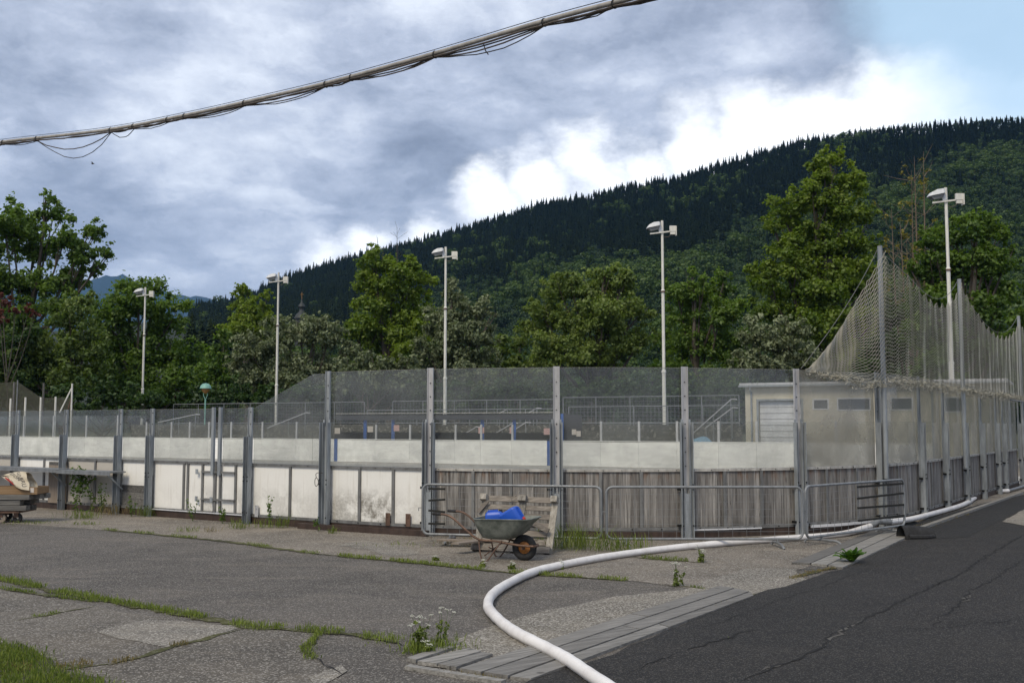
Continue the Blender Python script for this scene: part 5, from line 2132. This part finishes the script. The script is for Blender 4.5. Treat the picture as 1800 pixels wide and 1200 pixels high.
# paper sack draped, with print: a sheet bent over, parameterised so the print follows it
sx0 = P(3, 746, Yc).x
def sackp(u, v, off=0.0):
    """u 0..1 left-right, v 0..1 bottom-top; returns point on the draped front"""
    # outline: left edge slopes, right edge leans outwards at the foot
    ul = .0 + .0 * v
    xl = .02 + .06 * (1 - v) + .10 * max(0, .5 - v)
    xr = .52 + .14 * (1 - v) - .03 * v
    zt = .445 - .10 * (1 - u) ** 2 - .03 * u ** 6
    zb = .13 - .14 * u * (1 - u) * 0 + .20 * (1 - u) ** 2.2 - .05 * u
    x = sx0 + xl + (xr - xl) * u
    z = tz + zb + (zt - zb) * v
    y = Yc - .16 + .20 * v + .03 * math.sin(u * 7 + v * 3) + .018 * math.sin(v * 11 + u * 4) - off
    return Vector((x, y, z))
sack = thing('paper_sack', 'crumpled cream paper sack with dark lettering and a red figure, lying on the tray', 'sack', Vector((sx0 + .3, Yc, tz)))
mb = MB()
rows = [[sackp(i / 20, j / 14) for i in range(21)] for j in range(15)]
back = [[sackp(i / 20, j / 14) + Vector((.01, .30 * (1 - (j / 14)) ** .5 * .9 + .10, -.01 - .02 * (i % 2))) for i in range(21)] for j in range(14, -1, -1)]
mb.grid(rows + back)
mb.build('paper', 'sack', sack, smooth=True)


def print_text(txt, u0, v0, ang, size, m='ink'):
    cu = bpy.data.curves.new('print', 'FONT')
    cu.body = txt; cu.size = size; cu.space_character = 1.05
    ob = bpy.data.objects.new('tmp', cu)
    COL.objects.link(ob)
    dg = bpy.context.evaluated_depsgraph_get()
    me = bpy.data.meshes.new_from_object(ob.evaluated_get(dg))
    bpy.data.objects.remove(ob)
    ca, sa_ = math.cos(ang), math.sin(ang)
    for v in me.vertices:
        x, y = v.co.x, v.co.y
        X = x * ca - y * sa_; Y = x * sa_ + y * ca
        p = sackp(u0 + X / .58, v0 + Y / .42, .006)
        v.co = p
    me.materials.clear(); me.materials.append(MATS[m])
    o = bpy.data.objects.new('print', me)
    link(o, sack)
    return o
print_text('EFON', .36, .90, R(-48), .10)
print_text('GÖ', .60, .97, R(-75), .085)
print_text('BRU', .68, .63, R(-72), .115)
print_text('S', .12, .62, R(-20), .10, 'ink_red')
mb = MB()
for q in ([(.02, .80), (.14, .82), (.26, .66), (.33, .45), (.34, .30), (.28, .22)], [(.40, .42), (.48, .30), (.44, .12), (.52, .10)]):
    pp = smooth_pts([sackp(u, v, .006) for u, v in q], 4)
    mb.tube(pp, .0035, 4)
mb.build('print', 'ink', sack)
mb = MB()
for q in ([(.20, .44), (.30, .30), (.38, .05)], [(.24, .44), (.40, .28), (.46, .08)], [(.16, .46), (.24, .46), (.30, .42)]):
    pp = smooth_pts([sackp(u, v, .006) for u, v in q], 4)
    mb.tube(pp, [.008 + .005 * (1 - i / len(pp)) for i in range(len(pp))], 5)
mb.build('print', 'ink_red', sack)
mb = MB()
for k in range(24):
    u = .3 + .25 * random.random(); v = .05 + .15 * random.random()
    p = sackp(u, v, .005); mb.box(p, (.012, .002, .012))

# long shelf plates on the side boards
for a, b, lb in ((-90, 106, 'long grey shelf plate on the side boards behind the sack, left one'), (102, 196, 'long grey shelf plate on the side boards above the creeper, right one')):
    t_ = thing('shelf', lb, 'shelf', path(s_at((a + b) / 2), .3))
    s0, s1 = s_at(a, .45, .9), s_at(b, .45, .9)
    zz = .90 if a < 0 else .885
    mb = MB(); slab(mb, s0, s1, zz, zz + .03, .09 if a < 0 else .10, .50); mb.build('plate', 'tube_galv', t_)
    mb = MB(); slab(mb, s0, s1, zz - .05, zz - .001, .485, .499); mb.build('front_lip', 'tube_galv', t_)
    for f in (.3, .92):
        s = s0 + (s1 - s0) * f
        mb = MB()
        pa, pb = path(s, .06), path(s, .46)
        mb.bar(Vector((pa.x, pa.y, zz - .36)), Vector((pb.x, pb.y, zz - .02)), .03, .03); mb.build('bracket', 'galv', t_)
s0, s1 = s_at(90), s_at(121)
mb = MB(); slab(mb, s0, s1, .14, .985, .05, .07); mb.build('plywood_offcut', 'ply_brown', label='brown plywood offcut standing against the white panels under the shelf', cat='board')
mb = MB(); slab(mb, s0, s1, .985, 1.06, .05, .068); mb.build('plywood_strip', 'timber_grey', label='grey wood strip above the plywood offcut', cat='board')
# creeper
cb = path(s_at(158), .30)
cr = thing('creeper', 'dark green creeper hanging from the shelf plate in front of a dirty panel', 'climbing plant', cb)
mb = MB(); cs = []
for k in range(5):
    sx = s_at(158) + [0, .1, -.15, .35, .45][k]
    top = .86 if k < 3 else .8
    pts = []
    for j in range(9):
        f = j / 8
        p = path(sx + .05 * math.sin(f * 6 + k), .26 + .03 * math.sin(f * 9 + k)); p.z = top * (1 - f) + .03 + (.0 if k < 3 else .12 * f)
        pts.append(p)
        n_ = (7 if f < .55 else 2) if k < 3 else 2
        for _ in range(n_): cs.append((p.x + random.gauss(0, .05), p.y + random.gauss(0, .03), p.z + random.gauss(0, .05)))
    mb.tube(pts, .005, 5)
mb.build('stem', 'bark', cr)
cs = np.array(cs)
leaves('foliage', 'leaf_mid', cs, np.full(len(cs), .045), np.full(len(cs), 4), .065, rng.uniform(0, .6, len(cs)), parent=cr)
def weed(px, h, n, label, off=.35):
    c = path(s_at(px), off)
    t_ = thing('weed', label, 'weed', c)
    mb = MB(); cs = []
    for k in range(n):
        tp = c + Vector((random.gauss(0, .06), random.gauss(0, .04), h * random.uniform(.7, 1.1)))
        mb.tube([c, (c + tp) / 2 + Vector((random.gauss(0, .02), 0, 0)), tp], [.004, .003, .0015], 4)
        for j in range(12): cs.append(tuple(Vector(c).lerp(tp, random.uniform(.2, 1)) + Vector((random.gauss(0, .02), random.gauss(0, .02), 0))))
    mb.build('stem', 'leaf_mid', t_)
    cs = np.array(cs); leaves('foliage', 'leaf_mid', cs, np.full(len(cs), .02), np.full(len(cs), 4), .035, rng.uniform(.2, .9, len(cs)), parent=t_)
weed(205, .62, 6, 'leafy weed at the post under the right shelf end')
weed(257, .42, 4, 'weed growing at the foot of the gate post')
weed(365, .46, 3, 'upright weed in front of the double gate')
weed(417, .32, 5, 'bushy weed below the right gate leaf')
weed(500, .55, 5, 'tall thin weed in front of the first stained panel')
weed(585, .24, 2, 'small weed at the post with the wire loop')
#PART5
# ------------------------------------------------------------------ wooded hill and far mountain
RIDGE = [(-2600, 640), (-600, 600), (150, 560), (330, 538), (400, 527), (450, 508), (500, 484), (560, 466), (620, 446), (700, 428), (760, 412), (860, 382), (950, 356), (1050, 338), (1100, 326), (1200, 307), (1300, 277), (1400, 250), (1500, 229), (1600, 216), (1700, 208), (1800, 201), (2100, 190), (2600, 230), (3600, 420), (5000, 640)]
RD = [(-2600, 900), (330, 900), (500, 1150), (760, 1150), (1200, 1050), (1800, 980), (5000, 900)]


def interp(tab, x):
    return float(np.interp(x, [q[0] for q in tab], [q[1] for q in tab]))


def hill_pt(px, t):
    """px: azimuth column, t 0 (foot) .. 1 (ridge) .. 1.25 (far side)"""
    d1 = interp(RD, px)
    d0 = 210
    d = d0 + (d1 - d0) * t
    top = P(px, interp(RIDGE, px), d1).z - 8
    u = max(0.0, min(t, 1.0))
    z = top * (.10 * u + .90 * u ** 1.35) if t <= 1 else top * (1 - (t - 1) * .9)
    az = (px - 900) / F_PX
    x = az * d
    z += 5.5 * math.sin(x * .021 + d * .012) * math.sin(d * .017 + 1) * min(1, t * 2) * max(0, 1 - t * .9)
    return (x, d, z - 1.5 * (1 - u))


mb = MB()
cols = list(range(-2600, 5001, 50))
mb.grid([[hill_pt(c, t / 28 * 1.3) for c in cols] for t in range(29)])
mb.build('hill', 'hill_ground', kind='structure', smooth=True)

# far mountain, real blue only through the haze
MR = [(-1500, 500), (-600, 470), (0, 500), (120, 492), (160, 480), (195, 474), (215, 475), (250, 490), (300, 508), (345, 514), (380, 517), (420, 524), (460, 530), (520, 560), (700, 620), (1200, 690)]
mb = MB()
def mtn(px, t):
    D = 9000 - 2600 * (1 - t)
    top = P(px, interp(MR, px) + 2.2 * math.sin(px * .13) * math.sin(px * .047), 9000).z
    x = (px - 900) / F_PX * D
    z = top * t ** 1.2 if t <= 1 else top * (1 - (t - 1) * 2)
    return (x, D, z + 14 * math.sin(px * .19 + t * 9) * math.sin(t * 14 + px * .05) * (t < 1))
mb.grid([[mtn(c, t / 20 * 1.2) for c in range(-1500, 1201, 10)] for t in range(21)])
mb.build('mountain', 'mountain', kind='structure', smooth=True)

# ---- prototypes for the forest (only ever instanced)
proto_col = bpy.data.collections.new('forest_prototypes')


def proto(name, parts):
    """join numpy polygon meshes into one prototype"""
    verts = []; faces = []; mats = []; mi = []; tones = []
    for V, nper, m, tn in parts:
        if m not in mats: mats.append(m)
        b = len(verts)
        verts += [tuple(v) for v in V]
        for i in range(len(V) // nper):
            faces.append(tuple(range(b + i * nper, b + (i + 1) * nper)))
            mi.append(mats.index(m)); tones.append(float(tn[i]))
    me = bpy.data.meshes.new(name)
    me.from_pydata(verts, [], faces)
    for m in mats: me.materials.append(MATS[m])
    me.polygons.foreach_set('material_index', mi)
    a = me.attributes.new('tone', 'FLOAT', 'FACE'); a.data.foreach_set('value', tones)
    o = bpy.data.objects.new(name, me)
    proto_col.objects.link(o)
    return o


def conifer_parts(h, rmax, n, seed, bare=.12):
    r2 = np.random.default_rng(seed)
    V = []; tn = []
    for i in range(n):
        f = r2.uniform(bare, 1) ** .85
        z = h * f
        R_ = rmax * (1 - f) ** .7 * r2.uniform(.5, 1.15) + .15
        a = r2.uniform(0, 2 * np.pi)
        d = np.array([np.cos(a), np.sin(a), 0]); s = np.array([-np.sin(a), np.cos(a), 0])
        w_ = R_ * .30 + .12
        b0 = np.array([0, 0, z + .25])
        V += [b0, b0 + d * R_ * .6 + s * w_ - [0, 0, R_ * .22], b0 + d * R_ - [0, 0, R_ * .48], b0 + d * R_ * .6 - s * w_ - [0, 0, R_ * .22]]
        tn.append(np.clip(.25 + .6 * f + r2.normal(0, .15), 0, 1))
    tv = []
    for k in range(4):
        a = k * np.pi / 2; b = a + np.pi / 2
        for q in ((a, 0, .2), (b, 0, .2), (b, h * .95, .02), (a, h * .95, .02)):
            tv.append((np.cos(q[0]) * q[2], np.sin(q[0]) * q[2], q[1]))
    return [(np.array(V), 4, 'leaf_conifer', tn), (np.array(tv), 4, 'bark', [0] * 4)]


def broad_parts(h, r_, n, seed, m='leaf_far', size=1.0):
    r2 = np.random.default_rng(seed)
    K = 16
    cc = r2.normal(0, 1, (K, 3)); cc /= np.linalg.norm(cc, axis=1)[:, None]
    cc = cc * np.array([r_ * .65, r_ * .65, h * .26]) * r2.uniform(.5, 1.1, K)[:, None] + np.array([0, 0, h * .62])
    V = []; tn = []
    for i in range(n):
        k = r2.integers(K)
        g = r2.normal(0, 1, 3); g /= np.linalg.norm(g)
        c = cc[k] + g * r_ * .38 * r2.uniform(.5, 1) * np.array([1, 1, .8])
        nr = g * .8 + np.array([0, 0, .5]) + r2.normal(0, .35, 3); nr /= np.linalg.norm(nr)
        t1 = np.cross(nr, r2.normal(0, 1, 3)); t1 /= np.linalg.norm(t1); t2 = np.cross(nr, t1)
        s = size * r2.uniform(.5, 1.2)
        V += [c - t1 * s * .5, c + t2 * s * .4, c + t1 * s * .5, c - t2 * s * .4]
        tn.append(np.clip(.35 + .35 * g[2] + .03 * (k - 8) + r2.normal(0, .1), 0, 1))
    tv = []
    for k in range(4):
        a = k * np.pi / 2; b = a + np.pi / 2
        for q in ((a, 0, .25), (b, 0, .25), (b, h * .6, .1), (a, h * .6, .1)):
            tv.append((np.cos(q[0]) * q[2], np.sin(q[0]) * q[2], q[1]))
    return [(np.array(V), 4, m, tn), (np.array(tv), 4, 'bark', [0] * 4)]


P_CON = [proto('conifer_broad', conifer_parts(20, 4.6, 420, 1)), proto('conifer_narrow', conifer_parts(23, 3.8, 420, 2)), proto('conifer_old', conifer_parts(20, 4.6, 340, 3, .35))]
P_BRO = [proto('leaf_tree_round', broad_parts(14, 5.4, 620, 4, 'leaf_far')), proto('leaf_tree_tall', broad_parts(17, 4.6, 620, 5, 'leaf_far_light')), proto('leaf_tree_wide', broad_parts(12, 6.0, 620, 6, 'leaf_far_dark'))]
ORDER = sorted([o.name for o in P_CON + P_BRO])
IDX = {n: i for i, n in enumerate(ORDER)}


def scatter(name, label, cat, pts, kinds, rots, scl):
    me = bpy.data.meshes.new(name)
    me.from_pydata([tuple(p) for p in pts], [], [])
    for nm, ty, val in (('kind_index', 'INT', kinds), ('turn', 'FLOAT', rots), ('size', 'FLOAT', scl)):
        a = me.attributes.new(nm, ty, 'POINT')
        a.data.foreach_set('value', np.array(val, dtype=np.int32 if ty == 'INT' else np.float32))
    o = bpy.data.objects.new(name, me)
    link(o)
    tag(o, label, cat, None, 'stuff')
    ng = bpy.data.node_groups.get('scatter_trees')
    if ng is None:
        ng = bpy.data.node_groups.new('scatter_trees', 'GeometryNodeTree')
        ng.interface.new_socket('Geometry', in_out='INPUT', socket_type='NodeSocketGeometry')
        ng.interface.new_socket('Geometry', in_out='OUTPUT', socket_type='NodeSocketGeometry')
        gi = ng.nodes.new('NodeGroupInput'); go = ng.nodes.new('NodeGroupOutput')
        ip = ng.nodes.new('GeometryNodeInstanceOnPoints')
        ci = ng.nodes.new('GeometryNodeCollectionInfo')
        ci.inputs['Collection'].default_value = proto_col
        ci.inputs['Separate Children'].default_value = True
        ci.inputs['Reset Children'].default_value = True
        def na(nm, ty):
            q = ng.nodes.new('GeometryNodeInputNamedAttribute'); q.data_type = ty; q.inputs['Name'].default_value = nm
            return q.outputs['Attribute']
        cx_ = ng.nodes.new('ShaderNodeCombineXYZ')
        L = ng.links
        L.new(gi.outputs[0], ip.inputs['Points'])
        L.new(ci.outputs[0], ip.inputs['Instance'])
        ip.inputs['Pick Instance'].default_value = True
        L.new(na('kind_index', 'INT'), ip.inputs['Instance Index'])
        L.new(na('turn', 'FLOAT'), cx_.inputs[2])
        L.new(cx_.outputs[0], ip.inputs['Rotation'])
        L.new(na('size', 'FLOAT'), ip.inputs['Scale'])
        L.new(ip.outputs[0], go.inputs[0])
    md = o.modifiers.new('scatter', 'NODES'); md.node_group = ng
    return o


CLINE = [(-600, .7), (330, .1), (450, .12), (600, .28), (760, .52), (900, .54), (1100, .50), (1250, .54), (1400, .55), (1600, .66), (1700, .76), (1800, .83), (2600, .8)]
cp, ck, cr_, cs_ = [], [], [], []
bp_, bk, br2, bs = [], [], [], []
r3 = np.random.default_rng(5)
for row in range(170):
    t = (row + .5) / 170 * 1.04
    d = 210 + (1050 - 210) * t
    step_m = 5.6
    stp = step_m / d * F_PX
    px = -60 - stp
    dens = .95
    while px < 1900:
        px += stp * r3.uniform(.7, 1.3)
        tt = t + r3.uniform(-.004, .004)
        line = interp(CLINE, px) + .04 * math.sin(px * .02) + .03 * math.sin(px * .053 + 2)
        # forest seen only where the hill shows
        if px < 330: continue
        x, y, z = hill_pt(px, tt)
        isc = tt > line + r3.normal(0, .025)
        if not isc and tt > line - .25 and r3.uniform() < .10: isc = True
        if isc and r3.uniform() < .12 + (.25 if px > 1450 else 0) * (math.sin(px * .03) > 0): isc = False
        if isc:
            cp.append((x, y, z - .5)); k = r3.integers(3); ck.append(IDX[P_CON[k].name]); cr_.append(r3.uniform(0, 6.28)); cs_.append(r3.uniform(.35, .9) if tt < .93 else r3.uniform(.3, .55 if px > 1450 else .68))
        else:
            bp_.append((x, y, z - 1)); nz = math.sin(x * .031 + y * .011) + math.sin(x * .013 - y * .024 + 2) + .7 * math.sin(x * .07 + 1) * math.sin(y * .05) + r3.normal(0, .5); k = 1 if nz > .75 else (0 if nz > -.35 else 2); bk.append(IDX[P_BRO[k].name]); br2.append(r3.uniform(0, 6.28)); bs.append(r3.uniform(.45, 1.0) * (1.45 if nz > .9 else 1) if tt < .9 else r3.uniform(.45, .75))
print('forest', len(cp), len(bp_))
scatter('conifer_forest', 'dark conifer forest covering the upper slope and ridge of the hill', 'forest', cp, ck, cr_, cs_)
scatter('broadleaf_forest', 'green broadleaf forest covering the lower slope of the hill', 'forest', bp_, bk, br2, bs)
# dark conifer stand at left middle distance
lp3, lk, lr, ls = [], [], [], []
for _ in range(170):
    px = r3.uniform(325, 470); D = r3.uniform(230, 330)
    z = P(px, 600, D).z
    lp3.append((P(px, 700, D).x, D, P(px, 610 - r3.uniform(0, 12), D).z - 4)); lk.append(IDX[P_CON[r3.integers(3)].name]); lr.append(r3.uniform(0, 6)); ls.append(r3.uniform(.62, .82))
lp3 = [(x, y, max(0, min(z, 9)) ) for x, y, z in lp3]
scatter('conifer_stand', 'dark conifer stand behind the green poplars, left of the hill', 'forest', lp3, lk, lr, ls)

# ------------------------------------------------------------------ trees behind the rink, each its own thing
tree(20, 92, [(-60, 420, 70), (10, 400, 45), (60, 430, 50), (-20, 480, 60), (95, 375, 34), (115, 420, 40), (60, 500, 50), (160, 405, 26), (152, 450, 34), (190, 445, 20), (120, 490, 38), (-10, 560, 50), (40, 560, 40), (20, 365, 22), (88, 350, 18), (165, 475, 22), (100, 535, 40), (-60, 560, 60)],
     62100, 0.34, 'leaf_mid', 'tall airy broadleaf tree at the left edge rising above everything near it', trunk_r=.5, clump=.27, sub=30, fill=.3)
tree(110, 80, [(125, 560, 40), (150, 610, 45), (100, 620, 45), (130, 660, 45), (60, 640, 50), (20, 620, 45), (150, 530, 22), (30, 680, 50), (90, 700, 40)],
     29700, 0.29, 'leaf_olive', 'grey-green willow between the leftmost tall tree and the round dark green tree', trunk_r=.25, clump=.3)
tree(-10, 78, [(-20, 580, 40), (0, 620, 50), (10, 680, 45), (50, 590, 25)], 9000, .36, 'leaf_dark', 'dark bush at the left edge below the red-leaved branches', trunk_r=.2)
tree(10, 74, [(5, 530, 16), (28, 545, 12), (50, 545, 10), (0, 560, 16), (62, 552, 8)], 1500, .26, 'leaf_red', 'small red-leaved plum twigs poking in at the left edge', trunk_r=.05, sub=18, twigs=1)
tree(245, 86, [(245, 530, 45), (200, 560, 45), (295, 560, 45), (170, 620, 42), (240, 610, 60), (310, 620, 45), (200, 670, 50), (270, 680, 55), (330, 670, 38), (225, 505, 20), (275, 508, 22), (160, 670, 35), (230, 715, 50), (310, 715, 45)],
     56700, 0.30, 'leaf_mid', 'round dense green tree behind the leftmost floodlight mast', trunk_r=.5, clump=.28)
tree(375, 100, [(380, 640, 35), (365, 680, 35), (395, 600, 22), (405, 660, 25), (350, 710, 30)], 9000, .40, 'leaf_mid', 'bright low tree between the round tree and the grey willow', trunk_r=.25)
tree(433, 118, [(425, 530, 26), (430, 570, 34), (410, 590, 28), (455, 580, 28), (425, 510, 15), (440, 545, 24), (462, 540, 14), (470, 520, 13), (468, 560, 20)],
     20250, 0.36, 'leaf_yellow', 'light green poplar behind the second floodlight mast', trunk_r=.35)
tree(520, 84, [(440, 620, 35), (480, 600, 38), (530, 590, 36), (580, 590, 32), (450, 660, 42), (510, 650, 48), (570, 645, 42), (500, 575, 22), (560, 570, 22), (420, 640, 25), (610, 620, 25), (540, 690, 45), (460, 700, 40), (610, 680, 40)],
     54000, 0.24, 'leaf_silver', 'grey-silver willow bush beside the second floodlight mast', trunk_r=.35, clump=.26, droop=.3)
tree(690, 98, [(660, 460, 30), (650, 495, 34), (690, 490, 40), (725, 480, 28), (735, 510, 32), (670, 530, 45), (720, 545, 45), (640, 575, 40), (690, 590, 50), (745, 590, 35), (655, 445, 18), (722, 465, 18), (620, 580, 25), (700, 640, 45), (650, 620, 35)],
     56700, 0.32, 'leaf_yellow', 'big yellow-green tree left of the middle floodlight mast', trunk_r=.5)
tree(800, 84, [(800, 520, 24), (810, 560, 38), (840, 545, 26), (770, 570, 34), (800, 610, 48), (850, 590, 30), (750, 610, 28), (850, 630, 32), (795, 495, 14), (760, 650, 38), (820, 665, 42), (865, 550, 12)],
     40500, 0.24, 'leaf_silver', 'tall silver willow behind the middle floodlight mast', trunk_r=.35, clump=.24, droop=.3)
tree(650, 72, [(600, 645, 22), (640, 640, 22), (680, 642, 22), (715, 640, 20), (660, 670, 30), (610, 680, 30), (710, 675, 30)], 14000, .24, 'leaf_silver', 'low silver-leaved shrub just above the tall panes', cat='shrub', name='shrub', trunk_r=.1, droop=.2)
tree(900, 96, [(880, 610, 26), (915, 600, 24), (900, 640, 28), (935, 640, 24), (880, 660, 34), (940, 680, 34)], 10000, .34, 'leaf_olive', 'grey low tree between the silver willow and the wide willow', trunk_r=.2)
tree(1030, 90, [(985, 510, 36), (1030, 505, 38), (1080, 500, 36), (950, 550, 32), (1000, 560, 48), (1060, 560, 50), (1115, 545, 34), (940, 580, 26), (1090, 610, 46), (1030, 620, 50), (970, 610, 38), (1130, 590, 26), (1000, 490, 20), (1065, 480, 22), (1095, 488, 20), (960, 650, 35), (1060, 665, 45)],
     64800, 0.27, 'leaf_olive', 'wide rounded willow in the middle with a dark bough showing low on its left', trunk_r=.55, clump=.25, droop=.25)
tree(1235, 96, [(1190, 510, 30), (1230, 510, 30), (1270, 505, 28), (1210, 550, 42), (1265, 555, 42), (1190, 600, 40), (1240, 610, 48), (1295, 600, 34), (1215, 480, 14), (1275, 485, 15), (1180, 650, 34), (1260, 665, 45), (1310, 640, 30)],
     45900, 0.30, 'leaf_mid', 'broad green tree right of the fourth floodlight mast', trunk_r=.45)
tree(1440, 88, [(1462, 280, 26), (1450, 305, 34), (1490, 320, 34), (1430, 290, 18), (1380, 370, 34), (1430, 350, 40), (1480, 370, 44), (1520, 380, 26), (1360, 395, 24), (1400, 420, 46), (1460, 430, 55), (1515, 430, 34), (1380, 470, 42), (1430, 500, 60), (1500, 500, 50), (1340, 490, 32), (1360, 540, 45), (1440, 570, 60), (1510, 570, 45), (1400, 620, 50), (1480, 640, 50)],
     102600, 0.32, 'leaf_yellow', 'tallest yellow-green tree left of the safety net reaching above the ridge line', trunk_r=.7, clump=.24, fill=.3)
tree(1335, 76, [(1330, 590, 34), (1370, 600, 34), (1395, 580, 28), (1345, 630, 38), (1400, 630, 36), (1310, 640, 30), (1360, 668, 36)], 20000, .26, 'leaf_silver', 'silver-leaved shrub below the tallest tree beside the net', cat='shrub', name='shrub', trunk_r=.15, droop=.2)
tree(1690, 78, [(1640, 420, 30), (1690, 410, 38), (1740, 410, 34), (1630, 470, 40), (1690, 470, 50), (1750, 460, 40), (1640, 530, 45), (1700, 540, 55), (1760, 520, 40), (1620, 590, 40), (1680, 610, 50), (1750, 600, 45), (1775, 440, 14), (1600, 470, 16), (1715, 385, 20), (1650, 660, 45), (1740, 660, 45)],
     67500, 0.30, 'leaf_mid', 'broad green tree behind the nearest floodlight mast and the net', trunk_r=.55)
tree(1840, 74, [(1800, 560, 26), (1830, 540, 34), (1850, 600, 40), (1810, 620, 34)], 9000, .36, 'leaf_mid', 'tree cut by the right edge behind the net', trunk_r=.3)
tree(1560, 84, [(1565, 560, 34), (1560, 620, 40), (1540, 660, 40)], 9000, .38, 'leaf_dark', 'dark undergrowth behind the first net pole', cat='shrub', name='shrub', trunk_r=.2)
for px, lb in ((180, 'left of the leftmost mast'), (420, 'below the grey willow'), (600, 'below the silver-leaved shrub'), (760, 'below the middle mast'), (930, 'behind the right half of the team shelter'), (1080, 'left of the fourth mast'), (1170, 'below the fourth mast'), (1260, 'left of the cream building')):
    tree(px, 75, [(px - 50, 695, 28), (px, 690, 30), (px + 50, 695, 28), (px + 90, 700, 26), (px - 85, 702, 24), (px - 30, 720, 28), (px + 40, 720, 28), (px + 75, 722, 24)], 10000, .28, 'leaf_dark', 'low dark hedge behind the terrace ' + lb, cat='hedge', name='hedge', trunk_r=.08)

# half-dead tree with golden tufts
Yd = 86
b0 = P(1605, 760, Yd); b0.z = 0
dt = thing('dead_tree', 'half-dead bare tree with a few golden leaves against the dark hill', 'tree', b0)
mb = MB(); cs = []; tn = []
for bx in (1570, 1590, 1604, 1612, 1625, 1640, 1582):
    tip = P(bx + random.uniform(-6, 6), random.uniform(262, 350) if 1595 < bx < 1635 else random.uniform(330, 420), Yd + random.uniform(-1, 1))
    bs_ = b0 + Vector((random.uniform(-.3, .3), 0, 0))
    md = Vector(((tip.x * .8 + bs_.x * .2), tip.y, tip.z * .5))
    pp = smooth_pts([bs_, md, tip], 8)
    mb.tube(pp, [.16 * (1 - .93 * i / (len(pp) - 1)) for i in range(len(pp))], 5)
    for k in range(26):
        f = random.uniform(.45, 1)
        s_ = pp[min(len(pp) - 1, int(f * (len(pp) - 1)))]
        e_ = s_ + Vector((random.gauss(0, .8), random.gauss(0, .6), random.uniform(.3, 1.6)))
        mb.tube([s_, s_.lerp(e_, .5) + Vector((random.gauss(0, .1), 0, -.05)), e_], [.025, .016, .007], 3, cap=False)
        if random.random() < .5: cs.append(tuple(e_)); tn.append(random.random())
mb.build('branches', 'bark_pale', dt)
cs = np.array(cs); leaves('leaf_tufts', 'leaf_gold', cs, np.full(len(cs), .35), np.full(len(cs), 16), .22, np.array(tn), parent=dt)

# thin bare saplings poking above the yellow tree
for px, yt, lb in ((664, 418, 'left'), (698, 400, 'right')):
    a = P(px, 470, 99); b = P(px, yt, 99); a0 = Vector((a.x, a.y, 0))
    mb = MB(); mb.tube([a0, a, b], [.1, .05, .012], 5)
    for k in range(9):
        s_ = a.lerp(b, random.random()); mb.tube([s_, s_ + Vector((random.gauss(0, .5), 0, random.uniform(.3, .9)))], .012, 3)
    mb.build('bare_sapling', 'bark', label='thin bare sapling tip above the big yellow-green tree, %s one' % lb, cat='tree')

# church spire in the valley
D = 340
cb_ = P(527, 746, D); cb_.z = 0
ch = thing('church_tower', 'dark baroque church spire with cross far behind the grey willow', 'church tower', cb_, local=True)
z1 = P(527, 560, D).z
mb = MB(); mb.box((0, 0, z1 / 2), (3.4, 3.4, z1)); mb.build('tower', 'spire_dark', ch)
mb = MB(); mb.lathe([(2.5, 0), (2.4, .4), (1.9, 1.3), (1.1, 2.0), (.75, 2.6), (.75, 3.4), (1.15, 3.9), (.9, 4.6), (.35, 5.2), (.12, 6.4), (0, 6.6)], (0, 0, z1 + .002), 12); mb.build('spire', 'spire_dark', ch, smooth=True)
mb = MB(); mb.box((0, 0, z1 + 7.6), (.14, .14, 2.2)); mb.box((0, 0, z1 + 8.0), (1.0, .14, .14)); mb.build('cross', 'amber', ch)

# ------------------------------------------------------------------ air
HAZE = True
if HAZE:
    m = bpy.data.materials.new('haze')
    m.use_nodes = True
    nt = m.node_tree
    nt.nodes.remove(nt.nodes['Principled BSDF'])
    pv = nt.nodes.new('ShaderNodeVolumePrincipled')
    pv.inputs['Color'].default_value = (.24, .52, 1.0, 1)
    pv.inputs['Density'].default_value = 5.2e-5
    pv.inputs['Anisotropy'].default_value = .0
    nt.links.new(pv.outputs[0], nt.nodes['Material Output'].inputs['Volume'])
    MATS['haze'] = m
    mb = MB(); mb.box((0, 4900, 749), (14000, 10200, 1504))
    hz = mb.build('haze', 'haze', kind='stuff', label='thin bluish air over the valley', cat='haze')
    m.cycles.homogeneous_volume = True

# parts made of many tiny loose pieces
for o in bpy.data.objects:
    nm = o.name.split('.')[0]
    if o.type == 'MESH' and o.parent and nm in ('bolt', 'flower_head', 'stem', 'wire_mesh', 'foliage', 'crown', 'limbs', 'clamp', 'branches', 'leaf_tufts', 'splinter', 'hinge_plate'):
        o['kind'] = 'stuff'
